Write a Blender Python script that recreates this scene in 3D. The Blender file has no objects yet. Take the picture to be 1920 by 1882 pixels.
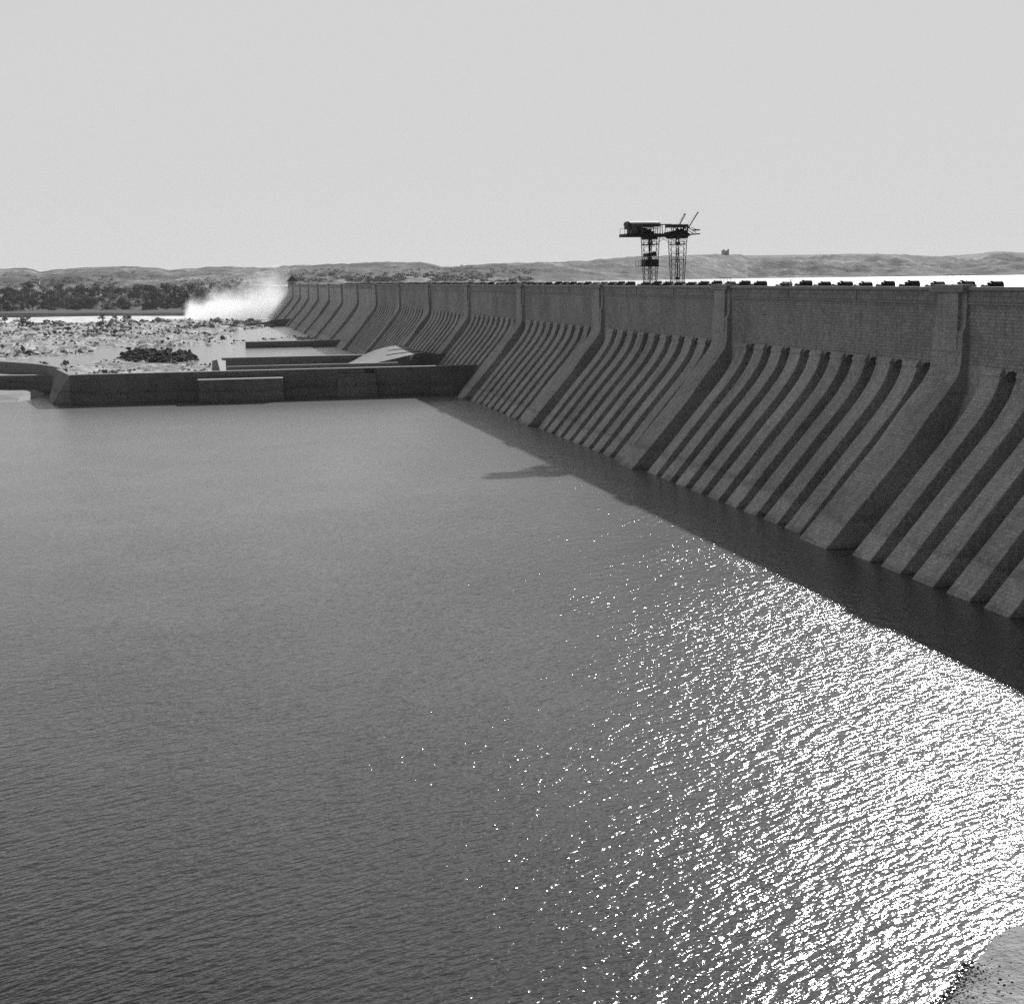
import bpy, bmesh, math, random
import numpy as np
from mathutils import Vector, Matrix, noise as mnoise
R = math.radians
sc = bpy.context.scene
random.seed(7)

# ------------------------------------------------------------------ camera
# lens and attitude solved from the dam's own lines (crest, toe, 75 m buttress bays)
F, PW, PH = 2743.0, 1920, 1882
EYE = Vector((0, 0, 31.04))
psi, pit, rol = R(12.49945), R(8.63206), R(0.68752)
fw = Vector((math.sin(psi)*math.cos(pit), math.cos(psi)*math.cos(pit), -math.sin(pit)))
rt = Vector((math.cos(psi), -math.sin(psi), 0)); up = rt.cross(fw)
rt, up = rt*math.cos(rol)-up*math.sin(rol), up*math.cos(rol)+rt*math.sin(rol)
cam = bpy.data.objects.new("camera", bpy.data.cameras.new("camera"))
sc.collection.objects.link(cam); sc.camera = cam
cam.data.sensor_width = 36; cam.data.lens = F/PW*36; cam.data.clip_start = 0.5; cam.data.clip_end = 60000
cam.matrix_world = Matrix.Translation(EYE) @ Matrix((rt, up, -fw)).transposed().to_4x4()

def ray(x, y): return (fw*F + rt*(x-PW/2) - up*(y-PH/2))
def gp(x, y, z=0.0):
    r = ray(x, y); return EYE + r*((z-EYE.z)/r.z)
def onY(x, y, Y):
    r = ray(x, y); return EYE + r*(Y/r.y)

# ------------------------------------------------------------------ sky, sun, exposure
SUN_EL, SUN_AZ = 32.8, 37.4            # azimuth from +Y towards +X
w = bpy.data.worlds.new("World"); sc.world = w; w.use_nodes = True
wn = w.node_tree; bgn = wn.nodes["Background"]
sky = wn.nodes.new("ShaderNodeTexSky"); sky.sky_type = 'NISHITA'; sky.sun_disc = False
sky.sun_elevation = R(SUN_EL); sky.sun_rotation = R(SUN_AZ)
sky.air_density = 1.0; sky.dust_density = 0.7; sky.ozone_density = 1.0
bw = wn.nodes.new("ShaderNodeRGBToBW")
wn.links.new(sky.outputs[0], bw.inputs[0])
# an added brightness ceiling evens out the sky on the sun's side
mn = wn.nodes.new("ShaderNodeMath"); mn.operation = 'SMOOTH_MIN'
mn.inputs[1].default_value = 5.5; mn.inputs[2].default_value = 1.6
wn.links.new(bw.outputs[0], mn.inputs[0])
# sky behind the camera dimmed by an added factor, darkening faces turned to it
wc = wn.nodes.new("ShaderNodeTexCoord"); wsx = wn.nodes.new("ShaderNodeSeparateXYZ"); wmr = wn.nodes.new("ShaderNodeMapRange")
wn.links.new(wc.outputs["Generated"], wsx.inputs[0]); wn.links.new(wsx.outputs[1], wmr.inputs[0]); wmr.interpolation_type = 'SMOOTHSTEP'
for i_, v_ in ((1, -.75), (2, .25), (3, .25), (4, 1.0)): wmr.inputs[i_].default_value = v_
wml = wn.nodes.new("ShaderNodeMath"); wml.operation = 'MULTIPLY'
wn.links.new(mn.outputs[0], wml.inputs[0]); wn.links.new(wmr.outputs[0], wml.inputs[1]); wn.links.new(wml.outputs[0], bgn.inputs[0])
bgn.inputs[1].default_value = 0.095
sd = bpy.data.lights.new("sun", 'SUN'); sd.energy = 4.4; sd.angle = R(1.0); sd.color = (1, 1, 1)
so = bpy.data.objects.new("sun", sd); sc.collection.objects.link(so)
sdir = Vector((math.sin(R(SUN_AZ))*math.cos(R(SUN_EL)), math.cos(R(SUN_AZ))*math.cos(R(SUN_EL)), math.sin(R(SUN_EL))))
so.rotation_euler = sdir.to_track_quat('Z', 'Y').to_euler(); so.location = sdir*300
vs = sc.view_settings; vs.view_transform = 'Standard'; vs.look = 'None'; vs.gamma = 1; vs.exposure = 0.32
cy = sc.cycles; cy.max_bounces = 6; cy.diffuse_bounces = 1; cy.glossy_bounces = 3; cy.transmission_bounces = 2
cy.volume_bounces = 3; cy.volume_max_steps = 96; cy.sample_clamp_indirect = 4; cy.use_denoising = False

# ------------------------------------------------------------------ materials
class NT:
    def __init__(s, name):
        s.m = bpy.data.materials.new(name); s.m.use_nodes = True
        s.t = s.m.node_tree; s.b = s.t.nodes["Principled BSDF"]; s.o = s.t.nodes["Material Output"]
        s.b.inputs["Specular IOR Level"].default_value = 0.25
    def n(s, ty, **k):
        nd = s.t.nodes.new("ShaderNode"+ty)
        for a, v in k.items():
            if a.startswith('i_'):
                key = a[2:]
                key = int(key) if key.isdigit() else key.replace('_', ' ')
                nd.inputs[key].default_value = v
            else: setattr(nd, a, v)
        return nd
    def l(s, a, b): s.t.links.new(a, b)
    def math(s, op, a, b=None, c=None, clamp=False):
        nd = s.n("Math", operation=op); nd.use_clamp = clamp
        for i, v in enumerate((a, b, c)):
            if v is None: continue
            if isinstance(v, (int, float)): nd.inputs[i].default_value = v
            else: s.l(v, nd.inputs[i])
        return nd.outputs[0]
    def noise(s, vec, scale, detail=3, rough=.5, sc3=None, rot=None):
        if sc3 or rot:
            if rot:                      # turn first, then stretch
                mr = s.n("Mapping"); mr.inputs["Rotation"].default_value = rot; s.l(vec, mr.inputs[0]); vec = mr.outputs[0]
            mp = s.n("Mapping"); mp.inputs["Scale"].default_value = sc3 or (1, 1, 1)
            s.l(vec, mp.inputs[0]); vec = mp.outputs[0]
        nd = s.n("TexNoise"); nd.inputs["Scale"].default_value = scale
        nd.inputs["Detail"].default_value = detail; nd.inputs["Roughness"].default_value = rough
        s.l(vec, nd.inputs["Vector"]); return nd.outputs[0]
    def ramp(s, v, stops):
        nd = s.n("ValToRGB"); e = nd.color_ramp.elements
        while len(e) < len(stops): e.new(.5)
        for q, (p, c) in zip(e, stops): q.position = p; q.color = (c, c, c, 1)
        s.l(v, nd.inputs[0]); return nd.outputs[0]
    def bump(s, h, dist, strength=1.0):
        b = s.n("Bump"); b.inputs["Distance"].default_value = dist; b.inputs["Strength"].default_value = strength
        s.l(h, b.inputs["Height"]); s.l(b.outputs[0], s.b.inputs["Normal"])
    def col(s, v): s.l(v, s.b.inputs["Base Color"])

def plain(name, v, rough=.8, var=.15, scale=2.0, metal=0.0):
    s = NT(name); g = s.n("NewGeometry")
    n1 = s.noise(g.outputs["Position"], scale, 4, .6)
    s.col(s.ramp(n1, [(.3, v*(1-var)), (.7, v*(1+var))]))
    s.b.inputs["Roughness"].default_value = rough; s.b.inputs["Metallic"].default_value = metal
    s.bump(n1, .02, .4)
    return s.m

def masonry(name, v, course=.40, blk=.8, mortar=.80, stain=True):
    """coursed granite; courses run along the wall whichever way it faces"""
    s = NT(name); g = s.n("NewGeometry")
    sep = s.n("SeparateXYZ"); s.l(g.outputs["Position"], sep.inputs[0])
    sn = s.n("SeparateXYZ"); s.l(g.outputs["True Normal"], sn.inputs[0])
    facing_y = s.math('GREATER_THAN', s.math('ABSOLUTE', sn.outputs[1]), .7)
    u = s.n("Mix"); u.data_type = 'FLOAT'
    s.l(facing_y, u.inputs[0]); s.l(sep.outputs[1], u.inputs[2]); s.l(sep.outputs[0], u.inputs[3])
    cv = s.n("CombineXYZ"); s.l(u.outputs[0], cv.inputs[0]); s.l(sep.outputs[2], cv.inputs[1])
    br = s.n("TexBrick"); s.l(cv.outputs[0], br.inputs["Vector"])
    br.inputs["Color1"].default_value = (.88,)*3+(1,); br.inputs["Color2"].default_value = (1.15,)*3+(1,)
    br.inputs["Mortar"].default_value = (mortar,)*3+(1,)
    br.inputs["Scale"].default_value = 1; br.inputs["Mortar Size"].default_value = .045
    br.inputs["Mortar Smooth"].default_value = .4
    br.inputs["Brick Width"].default_value = blk; br.inputs["Row Height"].default_value = course
    big = s.noise(g.outputs["Position"], .12, 5, .6)
    fine = s.noise(g.outputs["Position"], 2.2, 5, .7)
    streak = s.noise(cv.outputs[0], 1.0, 4, .65, sc3=(1.3, .09, 1))
    tone = s.math('MULTIPLY', s.math('MULTIPLY', s.ramp(big, [(.3, .76), (.7, 1.2)]), s.ramp(fine, [(.3, .68), (.7, 1.3)])),
                  s.ramp(streak, [(.28, .74), (.5, 1.0), (.72, 1.02), (.8, 1.3)]))
    if stain:
        # scoured lighter band just above the water with a dark tide line over it
        zz = s.math('ADD', sep.outputs[2], s.math('MULTIPLY', s.math('SUBTRACT', big, .5), 3.0))
        mr = s.n("MapRange"); s.l(zz, mr.inputs[0]); mr.inputs[1].default_value = 0; mr.inputs[2].default_value = 6
        tide = s.ramp(mr.outputs[0], [(.0, .8), (.05, .9), (.10, 1.14), (.40, 1.16), (.50, .80), (.62, 1.0)])
        tone = s.math('MULTIPLY', tone, tide)
    mul = s.n("Mix"); mul.data_type = 'RGBA'; mul.blend_type = 'MULTIPLY'; mul.inputs[0].default_value = 1
    s.l(br.outputs[0], mul.inputs[6]); s.l(tone, mul.inputs[7])
    mul2 = s.n("Mix"); mul2.data_type = 'RGBA'; mul2.blend_type = 'MULTIPLY'; mul2.inputs[0].default_value = 1
    s.l(mul.outputs[2], mul2.inputs[6]); mul2.inputs[7].default_value = (v, v, v, 1)
    s.col(mul2.outputs[2]); s.b.inputs["Roughness"].default_value = .85
    h = s.math('ADD', s.math('MULTIPLY', br.outputs[1], -.6), s.math('MULTIPLY', fine, 1.6))
    s.bump(h, .10, .8)
    return s.m

M = {}
M['pier'] = masonry('pier_masonry', .57, course=.32, blk=.62, mortar=.92)
M['wall'] = masonry('wall_masonry', .44, stain=False)
M['buttress'] = masonry('buttress_masonry', .55, course=.32, blk=.62, mortar=.92)
M['parapet'] = masonry('parapet_masonry', .37, course=.62, blk=1.6, stain=False)
M['coping'] = plain('coping_stone', .36, .8, .2, 1.2)
M['deck'] = plain('roadway', .28, .9)
M['river_wall'] = masonry('river_wall_masonry', .28, course=.4, blk=.8)
M['river_wall_pale'] = masonry('pale_river_wall_masonry', .33, course=.4, blk=.8)
M['cap'] = plain('pale_concrete', .38, .8, .12, .7)
M['cabin'] = plain('cabin_boards', .14, .6)
M['iron'] = plain('painted_iron', .05, .55)
M['darkiron'] = plain('tarred_iron', .028, .6)
M['sheet'] = plain('roof_sheet', .75, .5, .1)
M['apron'] = plain('apron_concrete', .27, .7, .12, .5)

def water_mat(name, body, amp, rough, ior=1.55, calm=.62, rfar=.17, far_glow=.23):
    s = NT(name); g = s.n("NewGeometry"); P = g.outputs["Position"]
    s.b.inputs["Base Color"].default_value = (body, body, body, 1)
    s.b.inputs["IOR"].default_value = ior; s.b.inputs["Roughness"].default_value = rough
    s.b.inputs["Specular IOR Level"].default_value = .5
    s.b.inputs["Coat Weight"].default_value = .15; s.b.inputs["Coat Roughness"].default_value = .5; s.b.inputs["Coat IOR"].default_value = 1.33
    # crests run at azimuth ~75 deg: rotate so local x is along the crest; heights in metres
    a1 = s.noise(P, 1.0, 2, .5, sc3=(.95, 2.4, 1), rot=(0, 0, R(-25)))
    a2 = s.noise(P, 1.0, 2, .5, sc3=(.32, .80, 1), rot=(0, 0, R(-42)))
    a3 = s.noise(P, 1.0, 2, .55, sc3=(3.0, 4.4, 1), rot=(0, 0, R(-12)))
    a5 = s.noise(P, 1.0, 2, .5, sc3=(9, 12, 1), rot=(0, 0, R(-30)))
    a4 = s.noise(P, .06, 3, .5)
    gust = s.ramp(a4, [(.3, .75), (.7, 1.15)])
    # wind-sheltered water towards the far walls
    sy = s.n("SeparateXYZ"); s.l(P, sy.inputs[0])
    mr = s.n("MapRange"); s.l(sy.outputs[1], mr.inputs[0])
    for i_, v_ in ((1, 90), (2, 330), (3, 1.0), (4, calm)): mr.inputs[i_].default_value = v_
    mr2 = s.n("MapRange"); s.l(sy.outputs[1], mr2.inputs[0])
    for i_, v_ in ((1, 70), (2, 330), (3, rough), (4, rfar)): mr2.inputs[i_].default_value = v_
    s.l(mr2.outputs[0], s.b.inputs["Roughness"])
    # sun glow on the water painted into the base colour, stronger further off
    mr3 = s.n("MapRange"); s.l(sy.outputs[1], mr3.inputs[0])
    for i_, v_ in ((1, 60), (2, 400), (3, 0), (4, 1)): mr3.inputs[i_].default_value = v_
    glow_mix = s.math('ADD', mr3.outputs[0], s.math('MULTIPLY', s.math('SUBTRACT', s.noise(P, .012, 4, .55), .5), .25))
    s.col(s.ramp(glow_mix, [(0, body), (.10, body+far_glow*.17), (.22, body+far_glow*.30), (.45, body+far_glow*.75), (1, body+far_glow)]))
    h = s.math('ADD', s.math('MULTIPLY', a1, .17), s.math('MULTIPLY', a2, .17))
    h = s.math('ADD', h, s.math('MULTIPLY', a3, .040))
    h = s.math('ADD', h, s.math('MULTIPLY', a5, .007))
    h = s.math('MULTIPLY', s.math('MULTIPLY', h, gust), mr.outputs[0])
    s.bump(h, amp, 1.0)
    return s.m
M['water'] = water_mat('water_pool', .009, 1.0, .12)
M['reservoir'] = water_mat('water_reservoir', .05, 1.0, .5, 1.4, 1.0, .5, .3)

def foam_mat():
    s = NT('foam'); g = s.n("NewGeometry")
    n1 = s.noise(g.outputs["Position"], .05, 5, .7, sc3=(1, .3, 1))
    s.col(s.ramp(n1, [(.35, .45), (.6, .85)])); s.b.inputs["Roughness"].default_value = .7
    s.bump(n1, 1.0, .5); return s.m
M['foam'] = foam_mat()

def rock_mat(name, a, b, scale=.35):
    s = NT(name); g = s.n("NewGeometry"); P = g.outputs["Position"]
    n1 = s.noise(P, scale, 6, .7); n2 = s.noise(P, .03, 4, .6)
    n = s.math('ADD', s.math('MULTIPLY', n1, .7), s.math('MULTIPLY', n2, .3))
    s.col(s.ramp(n, [(.38, a), (.6, b)])); s.b.inputs["Roughness"].default_value = .9
    s.bump(n1, .8, .8); return s.m
M['rock'] = rock_mat('pale_rock', .13, .60)
M['boulder'] = rock_mat('boulder_rock', .05, .20)
M['darkrock'] = rock_mat('dark_rock', .03, .12)
M['sand'] = rock_mat('sand', .24, .36, .08)
M['bank'] = rock_mat('bank_sand', .30, .42, .9)
M['pebble'] = rock_mat('bank_pebble', .03, .16, 2.0)

def hill_mat():
    s = NT('desert_hill'); g = s.n("NewGeometry"); P = g.outputs["Position"]
    n1 = s.noise(P, .020, 7, .72, sc3=(1, .6, 2.5)); n2 = s.noise(P, .0030, 5, .6); n3 = s.noise(P, .09, 4, .7, sc3=(1, .3, 1))
    n = s.math('ADD', s.math('ADD', s.math('MULTIPLY', n1, .45), s.math('MULTIPLY', n2, .3)), s.math('MULTIPLY', n3, .25))
    s.col(s.ramp(n, [(.39, .035), (.48, .12), (.54, .20), (.62, .46)])); s.b.inputs["Roughness"].default_value = .95
    s.bump(n1, 14, .9); return s.m
M['hill'] = hill_mat()

def leaf_mat():
    s = NT('foliage'); g = s.n("NewGeometry"); oi = s.n("ObjectInfo")
    n1 = s.noise(g.outputs["Position"], .4, 4, .6)
    v = s.math('MULTIPLY', s.ramp(n1, [(.3, .07), (.7, .20)]), s.math('ADD', s.math('MULTIPLY', oi.outputs["Random"], .7), .6))
    cc = s.n("CombineColor"); [s.l(v, cc.inputs[i]) for i in range(3)]
    s.col(cc.outputs[0]); s.b.inputs["Roughness"].default_value = .8; return s.m
M['leaf'] = leaf_mat(); M['bark'] = plain('bark', .08, .9)
M['white'] = plain('whitewash', .72, .8, .08, 1)
M['robe'] = plain('white_cotton', .75, .9, .05, 6)
M['skin'] = plain('skin', .12, .6, .05, 6)
M['opening'] = plain('dark_opening', .02, .8)

# ------------------------------------------------------------------ helpers
def link(name, me, mat, parent=None, loc=None):
    o = bpy.data.objects.new(name, me); sc.collection.objects.link(o)
    if mat is not None and not me.materials: me.materials.append(mat)
    if parent is not None: o.parent = parent
    if loc is not None: o.location = loc
    return o
def mesh(name, vs_, fs, smooth=False):
    me = bpy.data.meshes.new(name); me.from_pydata([tuple(v) for v in vs_], [], fs); me.validate(); me.update()
    if smooth: me.polygons.foreach_set('use_smooth', [True]*len(me.polygons))
    return me
def tag(o, label=None, cat=None, group=None, kind=None):
    if label: o['label'] = label
    if cat: o['category'] = cat
    if group: o['group'] = group
    if kind: o['kind'] = kind
    return o
def thing(name, label, cat, loc=(0, 0, 0), group=None):
    o = bpy.data.objects.new(name, None); sc.collection.objects.link(o); o.location = loc
    o.empty_display_size = .5
    return tag(o, label, cat, group)

class MB:
    def __init__(s): s.v, s.f = [], []
    def add(s, vs_, fs):
        k = len(s.v); s.v += [tuple(v) for v in vs_]; s.f += [tuple(i+k for i in f) for f in fs]
    def box(s, x0, x1, y0, y1, z0, z1):
        s.add([(x0,y0,z0),(x1,y0,z0),(x1,y1,z0),(x0,y1,z0),(x0,y0,z1),(x1,y0,z1),(x1,y1,z1),(x0,y1,z1)],
              [(3,2,1,0),(4,5,6,7),(0,1,5,4),(1,2,6,5),(2,3,7,6),(3,0,4,7)])
    def bar(s, a, b, w=.1, h=None):
        a, b = Vector(a), Vector(b); d = (b-a).normalized(); h = h or w
        ref = Vector((0, 0, 1)) if abs(d.z) < .9 else Vector((1, 0, 0))
        p = d.cross(ref).normalized()*(w/2); q = d.cross(p).normalized()*(h/2)
        vs_ = [e+sx*p+sy*q for e in (a, b) for sx, sy in ((-1,-1),(1,-1),(1,1),(-1,1))]
        s.add(vs_, [(3,2,1,0),(4,5,6,7),(0,1,5,4),(1,2,6,5),(2,3,7,6),(3,0,4,7)])
    def tube(s, pts, rad, n=6):
        k0 = None
        for i, p in enumerate(pts):
            p = Vector(p); d = (Vector(pts[min(i+1, len(pts)-1)])-Vector(pts[max(i-1, 0)])).normalized()
            ref = Vector((0, 0, 1)) if abs(d.z) < .9 else Vector((1, 0, 0))
            a = d.cross(ref).normalized(); b = d.cross(a)
            r = rad[i] if isinstance(rad, (list, tuple)) else rad
            k = len(s.v)
            for j in range(n):
                t = 2*math.pi*j/n; s.v.append(tuple(p+a*r*math.cos(t)+b*r*math.sin(t)))
            if k0 is not None:
                for j in range(n): s.f.append((k0+j, k0+(j+1) % n, k+(j+1) % n, k+j))
            else: s.f.append(tuple(range(k, k+n))[::-1])
            k0 = k
        s.f.append(tuple(range(k0, k0+n)))
    def ball(s, c, r, n=8, sq=(1, 1, 1)):
        k = len(s.v); m = n//2+1
        for i in range(m+1):
            t = math.pi*i/m
            for j in range(n):
                p = 2*math.pi*j/n
                s.v.append((c[0]+r*sq[0]*math.sin(t)*math.cos(p), c[1]+r*sq[1]*math.sin(t)*math.sin(p), c[2]+r*sq[2]*math.cos(t)))
        for i in range(m):
            for j in range(n): s.f.append((k+i*n+j, k+(i+1)*n+j, k+(i+1)*n+(j+1) % n, k+i*n+(j+1) % n))
    def build(s, name, mat, parent=None, loc=None, smooth=False): return link(name, mesh(name, s.v, s.f, smooth), mat, parent, loc)

def extrude_y(prof, y0, y1, mb=None, y0s=None, y1s=None, bev=0.0):
    """prof: closed list of (x,z), counter-clockwise seen from -Y; y0s/y1s give per-point ends"""
    mb = mb or MB(); n = len(prof)
    a = [(x, (y0s[i] if y0s else y0), z) for i, (x, z) in enumerate(prof)]
    b = [(x, (y1s[i] if y1s else y1), z) for i, (x, z) in enumerate(prof)]
    mb.add(a+b, [tuple(range(n)), tuple(range(2*n-1, n-1, -1))]+[(i, n+i, n+(i+1) % n, (i+1) % n) for i in range(n)])
    return mb
def prismz(poly, z0, z1, mb=None):
    mb = mb or MB(); n = len(poly)
    mb.add([(p[0], p[1], z0) for p in poly]+[(p[0], p[1], z1) for p in poly],
           [tuple(range(n))[::-1], tuple(range(n, 2*n))]+[(i, (i+1) % n, n+(i+1) % n, n+i) for i in range(n)])
    return mb
def fixn(o):
    bm = bmesh.new(); bm.from_mesh(o.data); bmesh.ops.recalc_face_normals(bm, faces=bm.faces)
    bm.to_mesh(o.data); bm.free(); return o
def bevel(o, wdt=.06):
    m = o.modifiers.new('bevel', 'BEVEL'); m.width = wdt; m.segments = 1; m.limit_method = 'ANGLE'; m.angle_limit = R(35); return o
def smoothp(pts, it=6):
    """smooth curve passing through the points"""
    q = [pts[0]]; P_ = [pts[0]]+list(pts)+[pts[-1]]
    for i in range(1, len(P_)-2):
        a, b, c, d = P_[i-1:i+3]
        for k in range(1, it+1):
            t = k/it
            q.append(tuple(.5*((2*b[m])+(c[m]-a[m])*t+(2*a[m]-5*b[m]+4*c[m]-d[m])*t*t+(3*b[m]-a[m]-3*c[m]+d[m])*t**3) for m in (0, 1)))
    return q
def fbm(x, y, z=0, o=4, s=1.0):
    v, a = 0, 1
    for _ in range(o):
        v += a*mnoise.noise(Vector((x*s, y*s, z))); s *= 2.03; a *= .5
    return v

# ------------------------------------------------------------------ ground and water
SEA = 14000
g = MB(); g.add([(-SEA, -2500, -7), (SEA, -2500, -7), (SEA, SEA, -7), (-SEA, SEA, -7)], [(0, 1, 2, 3)])
tag(g.build('ground', M['sand']), kind='structure')
# tail water below the dam: one sheet at z = 0
g = MB(); g.add([(-900, -150, 0), (94, -150, 0), (94, 1262, 0), (-900, 1262, 0)], [(0, 1, 2, 3)])
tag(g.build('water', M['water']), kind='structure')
# reservoir above the dam
g = MB(); g.add([(96.8, -600, 27.6), (9000, -600, 27.6), (9000, 9000, 27.6), (96.8, 9000, 27.6)], [(0, 1, 2, 3)])
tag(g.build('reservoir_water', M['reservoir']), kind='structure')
# white water of the open sluices beyond the last guide wall
g = MB()
pts = [(96, 1262), (96, 1500), (-900, 1560), (-900, 1262)]
g.add([(p[0], p[1], .25) for p in pts], [(0, 1, 2, 3)])
tag(g.build('foaming_water', M['foam']), kind='structure')

# ------------------------------------------------------------------ river bed rocks (a height field with the channels left open)
def proj(x, y, z):
    v = Vector((x, y, z))-EYE; d = v.dot(fw)
    return PW/2+F*v.dot(rt)/d, PH/2-F*v.dot(up)/d
def inside(px, py, poly):
    c = False; n = len(poly)
    for i in range(n):
        x1, y1 = poly[i]; x2, y2 = poly[i-1]
        if (y1 > py) != (y2 > py) and px < (x2-x1)*(py-y1)/(y2-y1)+x1: c = not c
    return c
SH_A = [gp(*q).xy for q in [(-260, 604), (330, 601), (420, 604), (525, 607), (520, 612), (440, 622), (425, 640), (395, 648), (250, 653), (110, 656), (50, 668), (-30, 672), (-260, 680)]]
SH_B = [gp(*q).xy for q in [(222, 673), (240, 665), (300, 661), (335, 666), (372, 675), (340, 681), (240, 680)]]
SH_C = [gp(*q).xy for q in [(-60, 700), (120, 692), (190, 677), (260, 680), (345, 683), (400, 684), (470, 694), (450, 730), (0, 730)]]
SH_D = [gp(*q).xy for q in [(55, 663), (110, 661), (185, 660), (180, 664), (100, 668), (20, 674), (-60, 684), (-60, 672)]]
SH_E = [gp(*q).xy for q in [(430, 641), (470, 637), (590, 632), (600, 637), (440, 649)]]
def bed(x, y):
    n0 = fbm(x, y*.6, 3.1, 4, .045); n1 = fbm(x, y, 9.7, 4, .16)
    n2 = fbm(x, y, 31.0, 2, .42)
    wx, wy = x+6*mnoise.noise(Vector((x*.06, y*.05, 1))), y+16*mnoise.noise(Vector((x*.06, y*.05, 5)))
    if inside(wx, wy, SH_B): return .15+1.3*n0+2.8*abs(n1)+1.4*n2, 1
    if inside(wx, wy, SH_A): return .55+1.7*n0+2.2*n1+1.3*n2, 0
    if inside(wx, wy, SH_C): return .4+1.0*n0+1.3*n1+.6*n2, 0
    if inside(wx, wy, SH_D): return .2+1.0*n0+.9*n1, 0
    if inside(wx, wy, SH_E): return .05+.8*n0+.7*n1, 0
    return -1.5, 0
xs = np.arange(-330, 92, 1.5); ys = np.concatenate([np.arange(402, 700, 2.2), np.arange(700, 1262, 4.5)])
H = np.zeros((len(ys), len(xs))); D = np.zeros_like(H)
for j, y in enumerate(ys):
    for i, x in enumerate(xs):
        if x > 12 and 418 < y < 492: H[j, i] = -1.5; continue
        H[j, i], D[j, i] = bed(x, y)
Hs = H.copy(); Hs[1:-1, 1:-1] = (H[1:-1, 1:-1]*2+H[:-2, 1:-1]+H[2:, 1:-1]+H[1:-1, :-2]+H[1:-1, 2:])/6
vv = [(xs[i], ys[j], Hs[j, i]) for j in range(len(ys)) for i in range(len(xs))]
nx = len(xs); fl, fd = [], []
for j in range(len(ys)-1):
    for i in range(nx-1):
        if max(Hs[j, i], Hs[j+1, i], Hs[j, i+1], Hs[j+1, i+1]) < -.6: continue
        f = (j*nx+i, j*nx+i+1, (j+1)*nx+i+1, (j+1)*nx+i)
        (fd if D[j, i] else fl).append(f)
def compact(v, f):
    used = sorted({k for q in f for k in q}); mp = {k: i for i, k in enumerate(used)}
    return [v[k] for k in used], [tuple(mp[k] for k in q) for q in f]
tag(link('rocky_riverbed', mesh('rocky_riverbed', *compact(vv, fl)), M['rock']), kind='structure')
tag(link('dark_rock_island', mesh('dark_rock_island', *compact(vv, fd)), M['darkrock']),
    kind='structure')

ICO = bmesh.new(); bmesh.ops.create_icosphere(ICO, subdivisions=1, radius=1)
IV = [v.co.copy() for v in ICO.verts]; IF = [tuple(v.index for v in f.verts) for f in ICO.faces]; ICO.free()
def boulders(mb, x, y, z, r):
    s = [r*random.uniform(.6, 1.3), r*random.uniform(.6, 1.3), r*random.uniform(.5, .9)]
    a = random.uniform(0, 6.28); ca, sa = math.cos(a), math.sin(a)
    vs_ = []
    for v in IV:
        k = random.uniform(.75, 1.15); p = (v.x*s[0]*k, v.y*s[1]*k, v.z*s[2]*k)
        vs_.append((x+p[0]*ca-p[1]*sa, y+p[0]*sa+p[1]*ca, z+p[2]))
    mb.add(vs_, IF)
b1, b2, b3 = MB(), MB(), MB()
for _ in range(20000):
    x = random.uniform(-300, 90); y = 404+random.random()**1.4*850
    if x > 12 and 415 < y < 495: continue
    h, d = bed(x, y)
    if h < -1: continue
    cl = fbm(x, y*.5, 20, 3, .03)
    if cl < -.12 and not d: continue
    r = random.uniform(.2, .6)*(1+max(0, cl)*2.6)*(1+(y > 900)*.6)*(1.9 if random.random() < .07 else 1)
    boulders(b2 if d else (b1 if random.random() < .42 else b3), x, y, max(h, -.2)+r*.15, r)
for _ in range(1500):
    px, py = random.uniform(225, 372), random.uniform(662, 681); c = gp(px, py, .4); h, d = bed(c.x, c.y)
    if d: boulders(b2, c.x, c.y, max(h, 0)+.3, random.uniform(.35, 1.25))
tag(b1.build('river_boulders', M['boulder']), 'grey boulders scattered over the pale rocky river bed', 'boulders', kind='stuff')
tag(b3.build('pale_river_boulders', M['rock']), 'pale sunlit boulders mixed among the grey ones on the river bed', 'boulders', kind='stuff')
tag(b2.build('island_boulders', M['darkrock']), 'black boulders heaped on the low rock island behind the river wall', 'boulders', kind='stuff')

# ------------------------------------------------------------------ hills: a polar terrain beyond the dam
SKY = [(-700,512),(-300,506),(0,503),(45,502),(60,504),(75,509),(85,508),(115,504),(160,501),(230,499),(290,501),(315,506),(330,505),(380,501),(415,499),
       (500,502),(518,501),(530,498),(600,496),(710,491),(790,491),(815,496),(830,500),(850,500),(880,497),(920,494),(1000,492),(1050,491),(1120,487),
       (1165,482),(1200,480),(1300,478),(1340,476),(1385,477),(1410,484),(1440,484),(1475,483),(1530,480),(1560,478),(1590,479),(1633,476),(1690,477),
       (1740,480),(1775,480),(1800,485),(1836,488),(1848,481),(1865,474),(1895,473),(1925,478),(1990,480),(2400,476),(3000,470)]
def rng_at(px):   # distance of the ridge
    k = [(-700, 3600), (500, 3300), (800, 2900), (1100, 3300), (1400, 4200), (3000, 4600)]
    for (a, A), (b, B) in zip(k, k[1:]):
        if a <= px <= b: return A+(B-A)*(px-a)/(b-a)
def sky_y(px):
    for (a, A), (b, B) in zip(SKY, SKY[1:]):
        if a <= px <= b: return A+(B-A)*(px-a)/(b-a)
def start_at(px): # where the ground begins to rise beyond river or reservoir
    k = [(-700, 1500), (345, 1500), (560, 1420), (900, 1500), (1080, 2100), (1250, 2700), (1400, 3350), (3000, 3700)]
    for (a, A), (b, B) in zip(k, k[1:]):
        if a <= px <= b: return A+(B-A)*(px-a)/(b-a)
cols = np.concatenate([np.arange(-690, 0, 14), np.arange(0, 1930, 5), np.arange(1930, 2990, 14)])
NR = 80; hv, hf = [], []
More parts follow.
